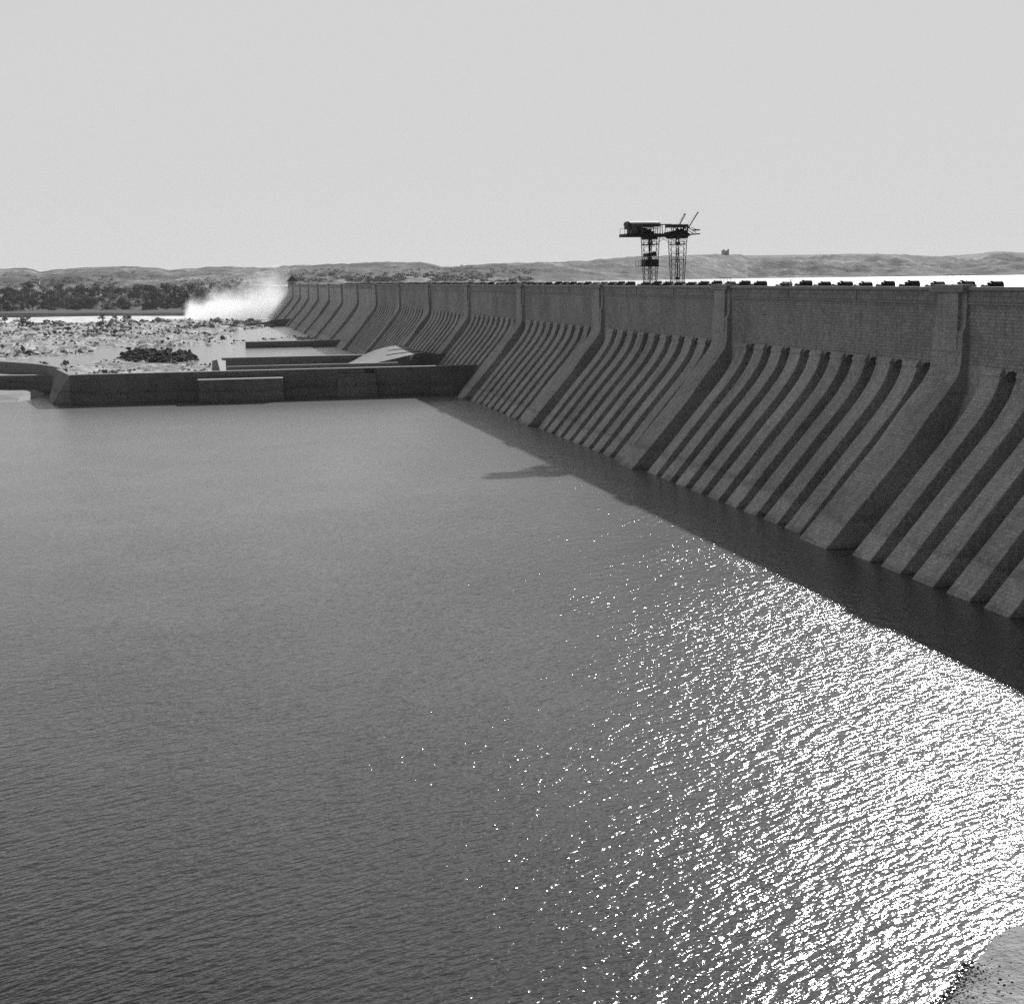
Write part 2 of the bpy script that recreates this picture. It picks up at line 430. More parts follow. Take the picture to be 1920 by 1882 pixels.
for ci, px in enumerate(cols):
    y0 = sky_y(px)+fbm(px, 0, 3, 4, .045)*1.8+(fbm(px, 0, 9, 3, .12)*3.0 if px > 1400 else 0); Rr = rng_at(px); R0 = start_at(px)
    d = ray(px, y0); dh = math.hypot(d.x, d.y); ux, uy = d.x/dh, d.y/dh; te = d.z/dh
    Zr = EYE.z+te*Rr
    base = -3+27*min(1, max(0, (px-430)/500))
    for k in range(NR):
        t = k/(NR-1)*1.35
        rr = R0+(Rr-R0)*t; x, y = ux*rr, uy*rr
        if t <= 1:
            e = t**1.15
            shape = base+(Zr-base)*e
            n = fbm(x, y, 0, 5, .0028)*22 + fbm(x, y, 5, 4, .013)*9
            z = shape+n*(1.6 if px > 1400 else 1)*math.sin(math.pi*min(t*1.02, 1))*.8
            lim = EYE.z+te*rr                   # never higher than the skyline seen beyond
            if t > .12: z = min(z, lim-(1-t)*3)
            if t < .02: z = base-6
        else: z = Zr-(t-1)*260
        hv.append((x, y, z))
for ci in range(len(cols)-1):
    for k in range(NR-1):
        a = ci*NR+k; hf.append((a, a+NR, a+NR+1, a+1))
hills = tag(fixn(link('hills', mesh('hills', hv, hf, True), M['hill'])), kind='structure')
# a farther, paler ridge behind the right-hand hills
fv, ff = [], []
FR = [(1250, 490), (1380, 479), (1500, 478), (1600, 476), (1680, 477), (1760, 481), (1830, 476), (1870, 471), (1920, 474), (2100, 472), (2600, 468)]
for i, (px, y) in enumerate(FR):
    d = ray(px, y); dh = math.hypot(d.x, d.y); ux, uy = d.x/dh, d.y/dh; D0 = 8200
    for (k, zz) in ((7200, 15), (8200, EYE.z+d.z/dh*D0), (9600, 10)): fv.append((ux*k, uy*k, zz))
for i in range(len(FR)-1):
    for k in range(2): a = i*3+k; ff.append((a, a+3, a+4, a+1))
tag(fixn(link('far_hills', mesh('far_hills', fv, ff, True), M['hill'])), kind='structure')
# low far river bank
def hill_z(px, rr): return None

# ------------------------------------------------------------------ the dam
NB = 16                                   # large buttresses in view, one bay = 75 m
Y0 = 153.6
bigY = [Y0+75*i for i in range(-3, 15)]
END = 1262
dam = thing('dam', 'long granite masonry dam with curved sloping buttresses above dark water', 'dam', (88, 600, 0))
def dl(*p): return (p[0]-88, p[1]-600, p[2])
def damlink(mb, name, mat, label=None, bev=0):
    mb.v = [dl(*v) for v in mb.v]
    o = fixn(mb.build(name, mat, dam))
    if bev: bevel(o, bev)
    if label: o['label'] = label
    return o
# main body: vertical upper wall, slot recess curving in behind the piers, slope offset inwards
body_front = [(88.0, 28.6), (88.0, 20.75), (88.45, 20.55), (89.15, 20.1), (89.8, 19.2), (90.7, 18.0), (90.6, 16.6), (89.6, 14.2), (86.4, 9.6), (78.5, 0), (75.0, -4)]
prof = body_front+[(98, -4), (98, 28.6)]
damlink(extrude_y(prof, -140, 678.6), 'wall', M['wall'])
plain_front = [(88.0, 28.6), (88.0, 19.9), (87.9, 19.2), (87.35, 17.9), (86.45, 16.4), (84.7, 13.8), (82.1, 10.8), (72.3, 0), (68.8, -4)]
damlink(extrude_y(plain_front+[(98, -4), (98, 28.6)], 678.6, END), 'wall', M['pier'])
# small piers between the sluices
pf = [(87.96, 20.72), (87.68, 20.5), (87.47, 20.15), (87.40, 19.86), (87.52, 19.80), (87.54, 19.66), (87.46, 19.58)]
curve = smoothp([(87.46, 19.55), (87.22, 18.9), (86.78, 17.8), (86.1, 16.7), (85.15, 15.3), (83.2, 12.9), (79.75, 8.9), (76.05, 4.45), (72.3, 0), (69.0, -3.9)], 3)
pier_prof = [(92, 20.72)]+pf+curve[1:]+[(82, -3.6), (92, 12)]
def thin(z): return .27*min(1, max(0, (z-.5)/7))
pm = extrude_y(pier_prof, 0, 4.4, y0s=[thin(z) for x, z in pier_prof], y1s=[4.4-thin(z) for x, z in pier_prof]); pm.v = [(x-88, y, z) for x, y, z in pm.v]
pier0 = None; n_p = 0
bays = [b for b in range(-2, 7)]
for b in bays:
    yb = Y0+75*b
    for j in range(9):
        y = yb+75-8.2-j*7.0-4.4+4.4          # near edge of the j-th pier counted back from the next buttress
        if y > END: continue
        if pier0 is None:
            pier0 = fixn(pm.build('pier', M['pier'], dam)); bevel(pier0, .07); o = pier0
        else:
            o = pier0.copy(); sc.collection.objects.link(o); o.parent = dam
        o.location = (0, y-600, 0); n_p += 1
# arched heads of the slots between the piers
ab = MB(); N = 12; wd_, zs, zt_ = 1.58, 19.3, 20.9
arc = [(wd_*math.cos(math.pi*k/N), zs+1.25*math.sin(math.pi*k/N)) for k in range(N+1)]
for xx in (0, 1):
    X_ = (.02, 2.6)[xx]
    for (y_, z_) in arc: ab.v.append((X_, y_, z_))
    for (y_, z_) in arc: ab.v.append((X_, y_, zt_))
n = N+1
for k in range(N):
    ab.f.append((k, k+1, n+k+1, n+k)); ab.f.append((2*n+k, 3*n+k, 3*n+k+1, 2*n+k+1)); ab.f.append((k, 2*n+k, 2*n+k+1, k+1))
arch0 = None
for b in bays:
    for j in range(10):
        hi = Y0+75*b+75 if j == 0 else Y0+75*b+75-8.2-7*(j-1)
        lo = Y0+75*b+75-3.8 if j == 0 else (Y0+75*b+7.5 if j == 9 else hi-2.6)
        if hi < 120 or j == 0: continue
        if arch0 is None: arch0 = fixn(ab.build('arch', M['wall'], dam)); o = arch0
        else: o = arch0.copy(); sc.collection.objects.link(o); o.parent = dam
        o.location = (0, (lo+hi)/2-600, 0); o.scale = (1, (hi-lo+.5)/3.16, 1)
# solid web between each buttress and the first pier on its near side
wb = [(88.04, 20.9), (88.02, 18.6), (87.9, 17.4), (87.3, 15.6), (86.2, 13.6), (84.6, 11.4), (81.8, 7.9), (75.4, 0), (72.5, -3.5), (86, -3.5), (92, 12), (92, 20.9)]
wbm = extrude_y(wb, -.05, 3.85); wbm.v = [(x-88, y, z) for x, y, z in wbm.v]; web0 = None
for b in bays:
    y = Y0+75*b+75-3.8
    if web0 is None: web0 = fixn(wbm.build('web', M['pier'], dam)); o = web0
    else: o = web0.copy(); sc.collection.objects.link(o); o.parent = dam
    o.location = (0, y-600, 0)
# big buttresses
bigc = smoothp([(87.22, 24.2), (87.25, 22.3), (87.08, 20.2), (86.47, 18.9), (85.5, 17.6), (84.2, 16.0), (82.9, 14.4), (80.5, 11.1), (75.7, 5.5), (70.85, 0), (67.3, -4)], 3)
wide = [(91, 28.95), (87.62, 28.95), (87.6, 25.5), (87.5, 24.9), (87.28, 24.5)]+bigc+[(82, -4), (92, 14)]
def farw(z): return 7.5 if z < 8 else 7.5-(z-8)*.035
bw_ = extrude_y(wide, 0, 0, y0s=[0]*len(wide), y1s=[farw(z) for x, z in wide]); bw_.v = [(x-88, y, z) for x, y, z in bw_.v]
narrow = [(90, 28.95), (87.18, 28.95), (87.17, 22.2), (87.4, 22.0), (90, 22.0)]
nw = extrude_y(narrow, 1.1, 5.9); nw.v = [(x-88, y, z) for x, y, z in nw.v]
capb = MB(); capb.box(-1.15, .9, -.35, 7.25, 29.0, 29.36); capb.box(-.98, .8, -.15, 7.05, 29.36, 29.88)
railb = MB()
for yy in (1.2, 2.6, 4.1, 5.6): railb.bar((.2, yy, 29.86), (.2, yy, 30.95), .035)
railb.bar((.2, .4, 30.95), (.2, 6.6, 30.95), .06)
B0 = None
for i, y in enumerate(bigY):
    if B0 is None:
        a = fixn(bw_.build('buttress', M['buttress'], dam)); bevel(a, .08)
        c = fixn(nw.build('pilaster', M['buttress'], a))
        d = fixn(capb.build('cap', M['coping'], a)); bevel(d, .04)
        e = railb.build('railing', M['iron'], a); B0 = a
    else:
        a = B0.copy(); sc.collection.objects.link(a); a.parent = dam
        for ch in list(B0.children):
            c = ch.copy(); sc.collection.objects.link(c); c.parent = a
    a.location = (0, y-600, 0)
# crest: parapet band in panels, string course, coping, roadway, upstream parapet
band, strg, cop = MB(), MB(), MB()
edges = [-140]+[y for y in bigY]+[END]
for i, y in enumerate(bigY+[]):
    a, b = y+6.9, (bigY[i+1] if i+1 < len(bigY) else END)+.3
    if i == 0:
        for L in ((band, 87.82, 88.6, 27.78, 29.2),): L[0].box(L[1], L[2], -140, y, L[3], L[4])
        cop.box(87.55, 88.75, -140, y-.4, 29.2, 29.62); strg.box(87.7, 88.4, -140, y, 27.6, 27.78)
    n = 3; wd = (b-a)/n
    for k in range(n):
        band.box(87.82, 88.6, a+k*wd+(.12 if k else 0), a+(k+1)*wd, 27.78, 29.2)
        if k: band.box(87.72, 88.6, a+k*wd-1.1, a+k*wd+.02, 27.78, 29.195)
    strg.box(87.7, 88.4, a, b, 27.62, 27.78)
    cop.box(87.55, 88.75, a+.36, b-.66, 29.2, 29.62)
damlink(band, 'parapet', M['parapet']); damlink(strg, 'string_course', M['coping']); damlink(cop, 'coping', M['coping'], bev=.04)
dk = MB(); dk.box(88.02, 97.98, -140, END, 28.604, 28.66); damlink(dk, 'roadway', M['deck'])
up_ = MB(); up_.box(97.3, 98.05, -140, END, 28.67, 29.35); damlink(up_, 'upstream_parapet', M['parapet'])
rl = MB()
for xx in (89.55, 95.15): rl.box(xx-.05, xx+.05, -140, END, 28.66, 28.78)
damlink(rl, 'crane_rail', M['iron'])

# sluice gear covers along the upstream side of the crest
def cover_mesh():
    mb = MB(); N = 10
    arc = [(.85*math.cos(math.pi*k/N), 1.02+.62*math.sin(math.pi*k/N)) for k in range(N+1)]
    pr = [(-.85, 0)]+arc[::-1]+[(.85, 0)]
    n = len(pr)   # profile in y-z, extruded in x
    def ext(x0, x1, sc_, dz):
        a = [(x0, p[0]*sc_, p[1]*dz) for p in pr]; b = [(x1, p[0]*sc_, p[1]*dz) for p in pr]
        mb.add(a+b, [tuple(range(n)), tuple(range(2*n-1, n-1, -1))]+[(i, n+i, n+(i+1) % n, (i+1) % n) for i in range(n)])
    ext(-.05, 1.4, 1.0, 1.06); ext(-.45, -.05, .9, .93); ext(-1.3, -.45, .8, .76)
    return mb
cov0 = None
def cover_axis(y, b):
    global cov0
    lab = 'dark rounded sluice gear cover, one of the row standing on the dam crest'
    if cov0 is None:
        cov0 = fixn(cover_mesh().build('sluice_gear_cover', M['darkiron'])); bevel(cov0, .05)
        tag(cov0, lab, 'gear cover', 'sluice gear covers along the dam crest'); o = cov0
    else: o = cov0.copy(); sc.collection.objects.link(o)
    o.location = (96.3, y, 28.66); o.rotation_euler = (0, 0, random.uniform(-.06, .06)); o.scale = (random.uniform(.88, 1.1), random.uniform(.85, 1.12), random.uniform(.9, 1.06))
for b in bays:
    for j in range(10):
        if j == 0: y = Y0+75*b+75-1.65
        else: y = Y0+75*b+75-8.2-7*(j-1)-1.3
        if y > 130: cover_axis(y, b)
for y in np.arange(690, 900, 7.0): cover_axis(y, 9)

# ------------------------------------------------------------------ river walls below the dam
def wall_thing(name, label, x0, x1, y0, y1, z1, mat, z0=-3, ch=None, cap=.35):
    t = thing(name, label, 'wall', ((x0+x1)/2, (y0+y1)/2, 0)); cx, cy_ = (x0+x1)/2, (y0+y1)/2
    mb = MB(); mb.box(x0-cx, x1-cx, y0-cy_, y1-cy_, z0, z1-cap)
    fixn(mb.build('masonry', mat, t))
    mb = MB(); mb.box(x0-cx-.12, x1-cx+.12, y0-cy_-.12, y1-cy_+.12, z1-cap, z1); bevel(fixn(mb.build('coping', M['cap'], t)), .04)
    return t
# front wall
fx, fy = 25, 399
t = thing('river_wall', 'long dark river wall across the pool, joining the dam at its right end', 'wall', (fx, fy, 0))
def L(mb): mb.v = [(x-fx, y-fy, z) for x, y, z in mb.v]; return mb
mb = MB(); prismz([(-29.5, 397), (89, 397), (89, 399.6), (-29.5, 399.6)], -3, 7.72, mb); fixn(L(mb).build('masonry', M['river_wall'], t))
mb = MB(); mb.box(-29.3, 79.5, 396.88, 399.7, 7.72, 7.95); bevel(fixn(L(mb).build('coping', M['parapet'], t)), .04)
mb = MB(); mb.box(3.2, 25.1, 391, 397.02, -3, 5.9); o = fixn(L(mb).build('buttress_block', M['river_wall'], t)); o['label'] = 'projecting block with a pale sunlit ledge'
mb = MB(); mb.box(3.1, 25.2, 390.9, 396.98, 5.9, 6.15); fixn(L(mb).build('ledge', M['cap'], o))
o.children[0].parent = o
mb = MB(); A = [(40.2, 396.6, 6.1), (50.3, 396.6, 6.1), (51.0, 395.2, -3), (39.6, 395.2, -3), (40.2, 397.05, 6.1), (50.3, 397.05, 6.1), (51.0, 397.05, -3), (39.6, 397.05, -3)]
mb.add(A, [(0, 1, 2, 3), (4, 7, 6, 5), (0, 4, 5, 1), (1, 5, 6, 2), (2, 6, 7, 3), (3, 7, 4, 0)])
o = fixn(L(mb).build('buttress_block', M['river_wall_pale'], t)); o['label'] = 'paler battered block below a narrow ledge'
mb = MB(); mb.box(40.1, 50.4, 396.35, 396.98, 6.1, 6.3); fixn(L(mb).build('ledge', M['cap'], o))
mb = MB(); mb.box(65.6, 82, 395.6, 397.02, -3, 6.1); fixn(L(mb).build('buttress_block', M['river_wall'], t))
mb = MB(); mb.box(65.5, 81, 395.5, 396.98, 6.1, 6.22); fixn(L(mb).build('ledge', M['parapet'], t))
# slanted left end of the front wall
mb = MB()
A = [(-29.5, 397, 7.9), (-29.5, 399.6, 7.9), (-33.7, 429, 7.9), (-35.5, 428, 7.9), (-29.5, 396.9, -3), (-29.5, 399.6, -3), (-33.7, 430, -3), (-37.5, 405, -3)]
A[3] = (-35.2, 427, 7.9); A[7] = (-36.6, 404.5, -3)
mb.add(A, [(0, 1, 2, 3), (4, 7, 6, 5), (0, 3, 7, 4), (0, 4, 5, 1), (1, 5, 6, 2), (2, 6, 7, 3)])
fixn(L(mb).build('wing', M['river_wall_pale'], t))
# men standing on the ledge come later; outer left wall with its curved wing
lx, ly = -60, 447
t2 = thing('outer_river_wall', 'lower dark river wall on the left, with pale sand heaped at its foot', 'wall', (lx, ly, 0))
mb = MB(); A = [(-35.6, 443.2), (-35.6, 446), (-90, 462), (-170, 500), (-171, 497), (-91, 459.4)]
prismz(A, -3, 5.1, mb); mb.v = [(x-lx, y-ly, z) for x, y, z in mb.v]; fixn(mb.build('masonry', M['river_wall'], t2))
mb = MB(); A2 = [(x, y+(.2 if k in (1, 2, 3) else -.2)) for k, (x, y) in enumerate(A)]; prismz(A2, 5.1, 5.3, mb); mb.v = [(x-lx, y-ly, z) for x, y, z in mb.v]; fixn(mb.build('coping', M['parapet'], t2))
cwp = [(-33.9, 428.5), (-36.5, 440), (-40, 450), (-45, 461), (-50.5, 470), (-56, 478.5), (-64, 487), (-78, 497), (-100, 508), (-150, 525)]
cv = MB(); n = len(cwp)
inn = [(x+1.6, y+1.0) for x, y in cwp]
prismz(cwp+inn[::-1], 3, 7.9, cv)
cx0 = cwp[0]; cv.v = [(x-cx0[0], y-cx0[1], z) for x, y, z in cv.v]
o = fixn(cv.build('curved_wing_wall', M['river_wall_pale'], loc=(cx0[0], cx0[1], 0))); tag(o, 'low curved wing wall sweeping left from the corner of the river wall', 'wall')
# still water held between the outer wall and the curved wing
mb = MB(); A = [(-36.2, 446.2), (-90, 462.2), (-170, 500.4), (-150, 524), (-100, 507), (-78, 496), (-64, 486.4), (-56, 477.9), (-45, 460.4), (-40, 449.6), (-37.2, 444)]
mb.add([(x, y, 4.6) for x, y in A], [tuple(range(len(A)))[::-1]])
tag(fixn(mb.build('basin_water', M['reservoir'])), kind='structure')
# chute: two parallel guide walls, the end pier and the curved apron
wall_thing('chute_guide_wall', 'pale topped guide wall on the near side of the sloping spillway apron', 11.6, 60, 420.5, 422.0, 7.85, M['river_wall_pale'], cap=.3)
t = wall_thing('far_guide_wall', 'dark guide wall on the far side of the sloping spillway apron', 11.8, 81, 487, 489.5, 7.0, M['river_wall'])
t = thing('wall_end_pier', 'pale pointed concrete pier at the left end of the spillway guide walls', 'pier', (9.5, 423, 0))
mb = MB(); mb.add([(-3.2, -2.6, -2), (1.9, -2.9, -2), (2.4, 24, -2), (-2.4, 24, -2), (-1.6, -1.6, 9.6), (-.6, -1.8, 9.8), (2.4, 24, 8.2), (-1.6, 24, 8.2)],
                  [(3, 2, 1, 0), (4, 5, 6, 7), (0, 1, 5, 4), (1, 2, 6, 5), (2, 3, 7, 6), (3, 0, 4, 7)])
fixn(mb.build('pier_body', M['cap'], t))
mb = MB()
for dy in (0, 8): mb.box(2.8, 4.6, 8+dy, 8.35+dy, 3, 6.0)
mb.bar((2.9, 8, 6.1), (4.6, 8, 6.1), .15); mb.bar((2.9, 8.2, 5.9), (2.9, 16.2, 5.9), .15); mb.bar((4.6, 8.2, 5.9), (4.6, 16.2, 5.9), .15)
mb.build('railing', M['cap'], t)
def resample(p, n):
    p = [Vector(q) for q in p]; L_ = [0]
    for a, b in zip(p, p[1:]): L_.append(L_[-1]+(b-a).length)
    out = []
    for k in range(n):
        s = L_[-1]*k/(n-1); i = max(j for j in range(len(L_)) if L_[j] <= s+1e-9); i = min(i, len(p)-2)
        tt = (s-L_[i])/(L_[i+1]-L_[i]); out.append(p[i].lerp(p[i+1], tt))
    return out
farE = resample([onY(q[0], q[1], q[2]) for q in [(648, 683.5, 486.8), (662, 676.5, 486.8), (680, 666, 486.8), (700, 657.5, 486.8), (725, 650, 486.8), (750, 647, 486.8), (765, 650, 480), (780, 656, 468), (795, 661, 456)]]+[Vector((84, 454, 7.6))], 24)
nearE = resample([onY(q[0], q[1], q[2]) for q in [(640, 685.5, 432), (672, 683, 432), (705, 680, 432), (740, 672.5, 434), (765, 666.5, 438), (785, 662.5, 445), (798, 661, 452)]]+[Vector((85, 451, 6.2))], 24)
mb = MB(); NN = 8
for k in range(24):
    for j in range(NN+1):
        p = nearE[k].lerp(farE[k], j/NN); mb.v.append(tuple(p))
for k in range(23):
    for j in range(NN): a = k*(NN+1)+j; mb.f.append((a, a+NN+1, a+NN+2, a+1))
base = len(mb.v)
for k in range(24): mb.v.append((nearE[k].x, nearE[k].y, -2))
for k in range(23): mb.f.append((k*(NN+1), base+k, base+k+1, (k+1)*(NN+1)))
ap = thing('spillway_apron', 'pale curved concrete apron sloping from the dam between two guide walls', 'apron', (60, 460, 0))
mb.v = [(x-60, y-460, z) for x, y, z in mb.v]; fixn(mb.build('slab', M['apron'], ap))
mb = MB()
for fr in (.33, .66):
    for k in range(6, 22):
        a = nearE[k].lerp(farE[k], fr); b = nearE[k+1].lerp(farE[k+1], fr)
        mb.bar((a.x-60, a.y-460, a.z+.1), (b.x-60, b.y-460, b.z+.1), .7 if fr > .5 else .35, .25)
mb.build('rib', M['river_wall_pale'], ap)
wall_thing('mid_river_wall', 'short low dark wall standing in the water at the foot of the far buttresses', 29, 76, 719.5, 722.5, 3.0, M['river_wall'])
t = thing('upper_river_wall', 'dark wall edging the white water at the far end of the dam', 'wall', (40, 1082, 0))
mb = MB(); mb.add([(-38, -1.5, -3), (40, -1.5, -3), (40, 1.5, -3), (-38, 1.5, -3), (-38, -1.5, 1.0), (18, -1.5, 2.6), (18, 1.5, 2.6), (-38, 1.5, 1.0), (24, -1.5, 4.6), (40, -1.5, 5.0), (40, 1.5, 5.0), (24, 1.5, 4.6)],
 [(3, 2, 1, 0), (0, 1, 9, 8, 5, 4), (2, 3, 7, 6, 11, 10), (4, 5, 6, 7), (5, 8, 11, 6), (8, 9, 10, 11), (1, 2, 10, 9), (3, 0, 4, 7)])
fixn(mb.build('masonry', M['river_wall'], t))
# sand heaped before the outer wall
mb = MB(); NXg, NYg = 46, 16
for j in range(NYg):
    for i in range(NXg):
        x = -150+i*2.45; ty = j/(NYg-1)
        near = 412-(x+50)*.06+fbm(x, 0, 2, 3, .12)*4 if x < -44 else 412+(x+44)*3.4
        yy = near+(442-near+max(0, -(x+38))*.34)*ty
        z = -.25+1.6*min(1, ty*1.6)+.25*fbm(x, yy, 1, 3, .3)
        if x > -40: z -= 1.0
        mb.v.append((x, yy, z))
for j in range(NYg-1):
    for i in range(NXg-1): a = j*NXg+i; mb.f.append((a, a+1, a+NXg+1, a+NXg))
tag(fixn(mb.build('sand_bank', M['sand'])), kind='structure')

# ------------------------------------------------------------------ near bank, bottom right
shore = [(20, 40), (24, 47.5), (27.5, 51.2), (29.8, 53.6), (31.2, 54.6), (32.3, 55.9), (33.8, 57.2), (35.5, 58.8), (36.4, 59.7), (37.3, 60.0), (38.9, 60.1), (42, 60.4), (48, 60.0), (60, 57)]
mb = MB(); NS = 140
sr = resample([(a, b, 0) for a, b in shore], NS)
for k, p in enumerate(sr):
    q = Vector((45, 34, 0)); 
    for j in range(26):
        tt = (j/25)**1.5; e = p.lerp(q, tt*.9)
        jag = .35*fbm(e.x, e.y, 4, 4, 1.1)*(1-tt)
        x, y = e.x+jag, e.y+jag
        rise = min(1.0, tt*9)
        z = -.22+.75*rise**.7+tt*.5+.10*fbm(x, y, 8, 4, .8)
        mb.v.append((x, y, z))
for k in range(NS-1):
    for j in range(25): a = k*26+j; mb.f.append((a, a+26, a+27, a+1))
tag(fixn(mb.build('near_bank', M['bank'])), kind='structure')
pb = MB()
for _ in range(2600):
    k = random.random()*(NS-1); p = sr[int(k)].lerp(sr[min(int(k)+1, NS-1)], k % 1)
    if p.x > 33.5 and random.random() < .96: continue
    if p.x < 27: continue
    d_ = abs(random.gauss(0, .75)) + .1
    q = (Vector((45, 34, 0))-p).normalized(); e = p+q*d_
    boulders(pb, e.x, e.y, .12+min(.45, d_*.3), random.uniform(.02, .07)*(1.8 if random.random() < .1 else 1))
for _ in range(70):
    boulders(pb, random.uniform(33, 44), random.uniform(46, 58), .85, random.uniform(.04, .10))
tag(pb.build('bank_pebbles', M['pebble']), 'dark pebbles and weed along the edge of the sandy near bank', 'pebbles', kind='stuff')

# ------------------------------------------------------------------ gantry crane on the crest
CY = 276.7
cr = thing('gantry_crane', 'dark gantry crane with two lattice legs standing across the dam crest', 'crane', (92.3, CY, 28.66))
def C(x, y, z): return (x-92.3, y-CY, z-28.66)
def P(zx, zy, Y=CY):            # crane drawing -> world, in the plane of the crane
    v = onY(1160+zx/12, 390+zy/12, Y); return v.x, v.z
zd, _ = P(900, 620)[1], 0
zt = P(900, 590)[1]; zb = P(900, 650)[1]
xl, xr = P(100, 620)[0], P(1500, 620)[0]
yn, yf = CY-2.3, CY+2.3
def lattice(mb, x, y, z0, z1, b0, b1, rail=.09, n=9, fac=.9):
    c0 = [(x+sx*b0/2, y+sy*b0/2, z0) for sx, sy in ((-1,-1),(1,-1),(1,1),(-1,1))]
    c1 = [(x+sx*b1/2, y+sy*b1/2, z1) for sx, sy in ((-1,-1),(1,-1),(1,1),(-1,1))]
    V_ = lambda i, t: tuple(c0[i][k]+(c1[i][k]-c0[i][k])*t for k in range(3))
    for i in range(4): mb.bar(C(*V_(i, 0)), C(*V_(i, 1)), rail*1.5)
    for k in range(n):
        t0, t1 = k/n, (k+1)/n
        for i in range(4):
            j = (i+1) % 4
            mb.bar(C(*V_(i, t0)), C(*V_(j, t1)) if k % 2 else C(*V_(j, t1)), rail*fac)
            if k % 2 == 0: mb.bar(C(*V_(i, t0)), C(*V_(j, t0)), rail*fac)
for lxx in (89.55, 95.15):
    for yy in (yn, yf):
        m_ = MB(); lattice(m_, lxx, yy, 29.1, zb+.05, .85, 1.75 , .065)
        m_.box(C(lxx-.5, 0, 0)[0], C(lxx+.5, 0, 0)[0], yy-CY-.8, yy-CY+.8, .30, .62)
        o = m_.build('leg', M['iron'], cr)
        wh = MB()
        for dy in (-.5, .5):
            for sx in (-.1, .1):
                N = 12; cc = [(lxx-92.3+sx, yy-CY+dy+.24*math.cos(2*math.pi*q/N), .36+.24*math.sin(2*math.pi*q/N)) for q in range(N)]
                wh.v += cc
                if sx > 0:
                    k = len(wh.v)-2*N; wh.f += [tuple(range(k, k+N))[::-1], tuple(range(k+N, k+2*N))]+[(k+i, k+(i+1) % N, k+N+(i+1) % N, k+N+i) for i in range(N)]
        wh.build('wheel', M['darkiron'], o)
tie = MB()
z1 = P(700, 825)[1]; z2 = P(1400, 1165)[1]
for lxx in (89.55, 95.15):
    for z, ww in ((z1, .22), (z2, .12)):
        for sx in (-.6, .6): tie.bar(C(lxx+sx, yn, z), C(lxx+sx, yf, z), ww)
    for yy in (yn, yf): tie.bar(C(lxx-1.0, yy, z1), C(lxx+1.0, yy, z1), .2 if lxx < 92 else .1)
for yy in (yn, yf):
    tie.bar(C(90.4, yy, z1+.4), C(92.35, yy, zb), .07); tie.bar(C(94.3, yy, z1+.4), C(92.35, yy, zb), .07)
for lxx in (89.55, 95.15):
    tie.bar(C(lxx, yn+.6, z1), C(lxx, CY, zb), .1); tie.bar(C(lxx, yf-.6, z1), C(lxx, CY, zb), .1)
tie.build('cross_brace', M['iron'], cr)
dkm = MB()
a, b = xl-92.3, xr-92.3
for yy in (yn-.3, yf+.3): dkm.box(a, b, yy-CY-.12, yy-CY+.12, zb-28.66, zt-28.66)
dkm.box(a+.02, b-.02, -2.45, 2.45, zt-28.66-.1, zt-28.66+.06)
for k in range(9): xx = a+(b-a)*k/8; dkm.box(xx-.08, xx+.08, -2.4, 2.4, zb-28.6, zt-28.8)
# girder deepens around the legs and under the right-hand machinery
for (p0, p1, dz) in ((590, 790, .5), (1150, 1480, .35)):
    x0, x1 = P(p0, 600)[0]-92.3, P(p1, 600)[0]-92.3
    dkm.box(x0, x1, -2.2, 2.2, zb-28.66-dz, zb-28.66+.05)
dkm.build('deck', M['darkiron'], cr)
# machine house with barrel roof
hx0, hx1 = P(240, 500)[0]-92.3, P(500, 500)[0]-92.3
rx0, rx1 = P(190, 330)[0]-92.3, P(870, 330)[0]-92.3
ze = P(500, 355)[1]-28.66; zr = P(500, 300)[1]-28.66; zf = zt-28.66
hm = MB(); hm.box(hx0, hx1, -1.7, 1.7, zf+.06, ze); bevel(hm.build('machine_house', M['cabin'], cr), .03)
hd = MB(); hd.box(hx0+1.05, hx0+1.8, -1.74, -1.68, zf+.15, ze-.55); hd.box(hx0+.25, hx0+.8, -1.74, -1.68, zf+1.3, ze-.7); hd.build('door', M['darkiron'], cr.children[-1])
rf = MB(); N = 14; ring = [(1.95*math.cos(math.pi*k/N), ze+(zr-ze)*math.sin(math.pi*k/N)) for k in range(N+1)]
n = len(ring)
rf.add([(rx0, p[0], p[1]) for p in ring]+[(rx1, p[0], p[1]) for p in ring]+[(rx0, p[0]*.97, p[1]-.07) for p in ring]+[(rx1, p[0]*.97, p[1]-.07) for p in ring],
       [(i, i+1, n+i+1, n+i) for i in range(n-1)]+[(2*n+i, 3*n+i, 3*n+i+1, 2*n+i+1) for i in range(n-1)]+
       [(i, 2*n+i, 2*n+i+1, i+1) for i in range(n-1)]+[(n+i, n+i+1, 3*n+i+1, 3*n+i) for i in range(n-1)]+[(0, n, 3*n, 2*n), (n-1, 3*n-1, 4*n-1, 2*n-1)])
fixn(rf.build('roof', M['sheet'], cr))
# gable drum, valance and struts of the open part of the shed
gb = MB()
gb.add([(rx0-.25, 1.6*math.cos(2*math.pi*k/16), ze-.15+(zr-ze+.05)*1.0*math.sin(2*math.pi*k/16)) for k in range(16)]+
       [(rx0+.6, 1.6*math.cos(2*math.pi*k/16), ze-.15+(zr-ze+.05)*1.0*math.sin(2*math.pi*k/16)) for k in range(16)],
       [tuple(range(16)), tuple(range(31, 15, -1))]+[(k, (k+1) % 16, 16+(k+1) % 16, 16+k) for k in range(16)])
gb.box(rx0-.1, hx0, -1.6, 1.6, ze-1.05, ze-.1)
vz = P(700, 440)[1]-28.66
gb.box(hx1, rx1, -1.86, -1.78, vz+.1, ze); gb.box(hx1, rx1, 1.78, 1.86, vz+.1, ze); gb.box(hx1, rx1-.3, -1.7, 1.7, ze-.12, ze-.02)
fixn(gb.build('gable', M['iron'], cr))
st = MB()
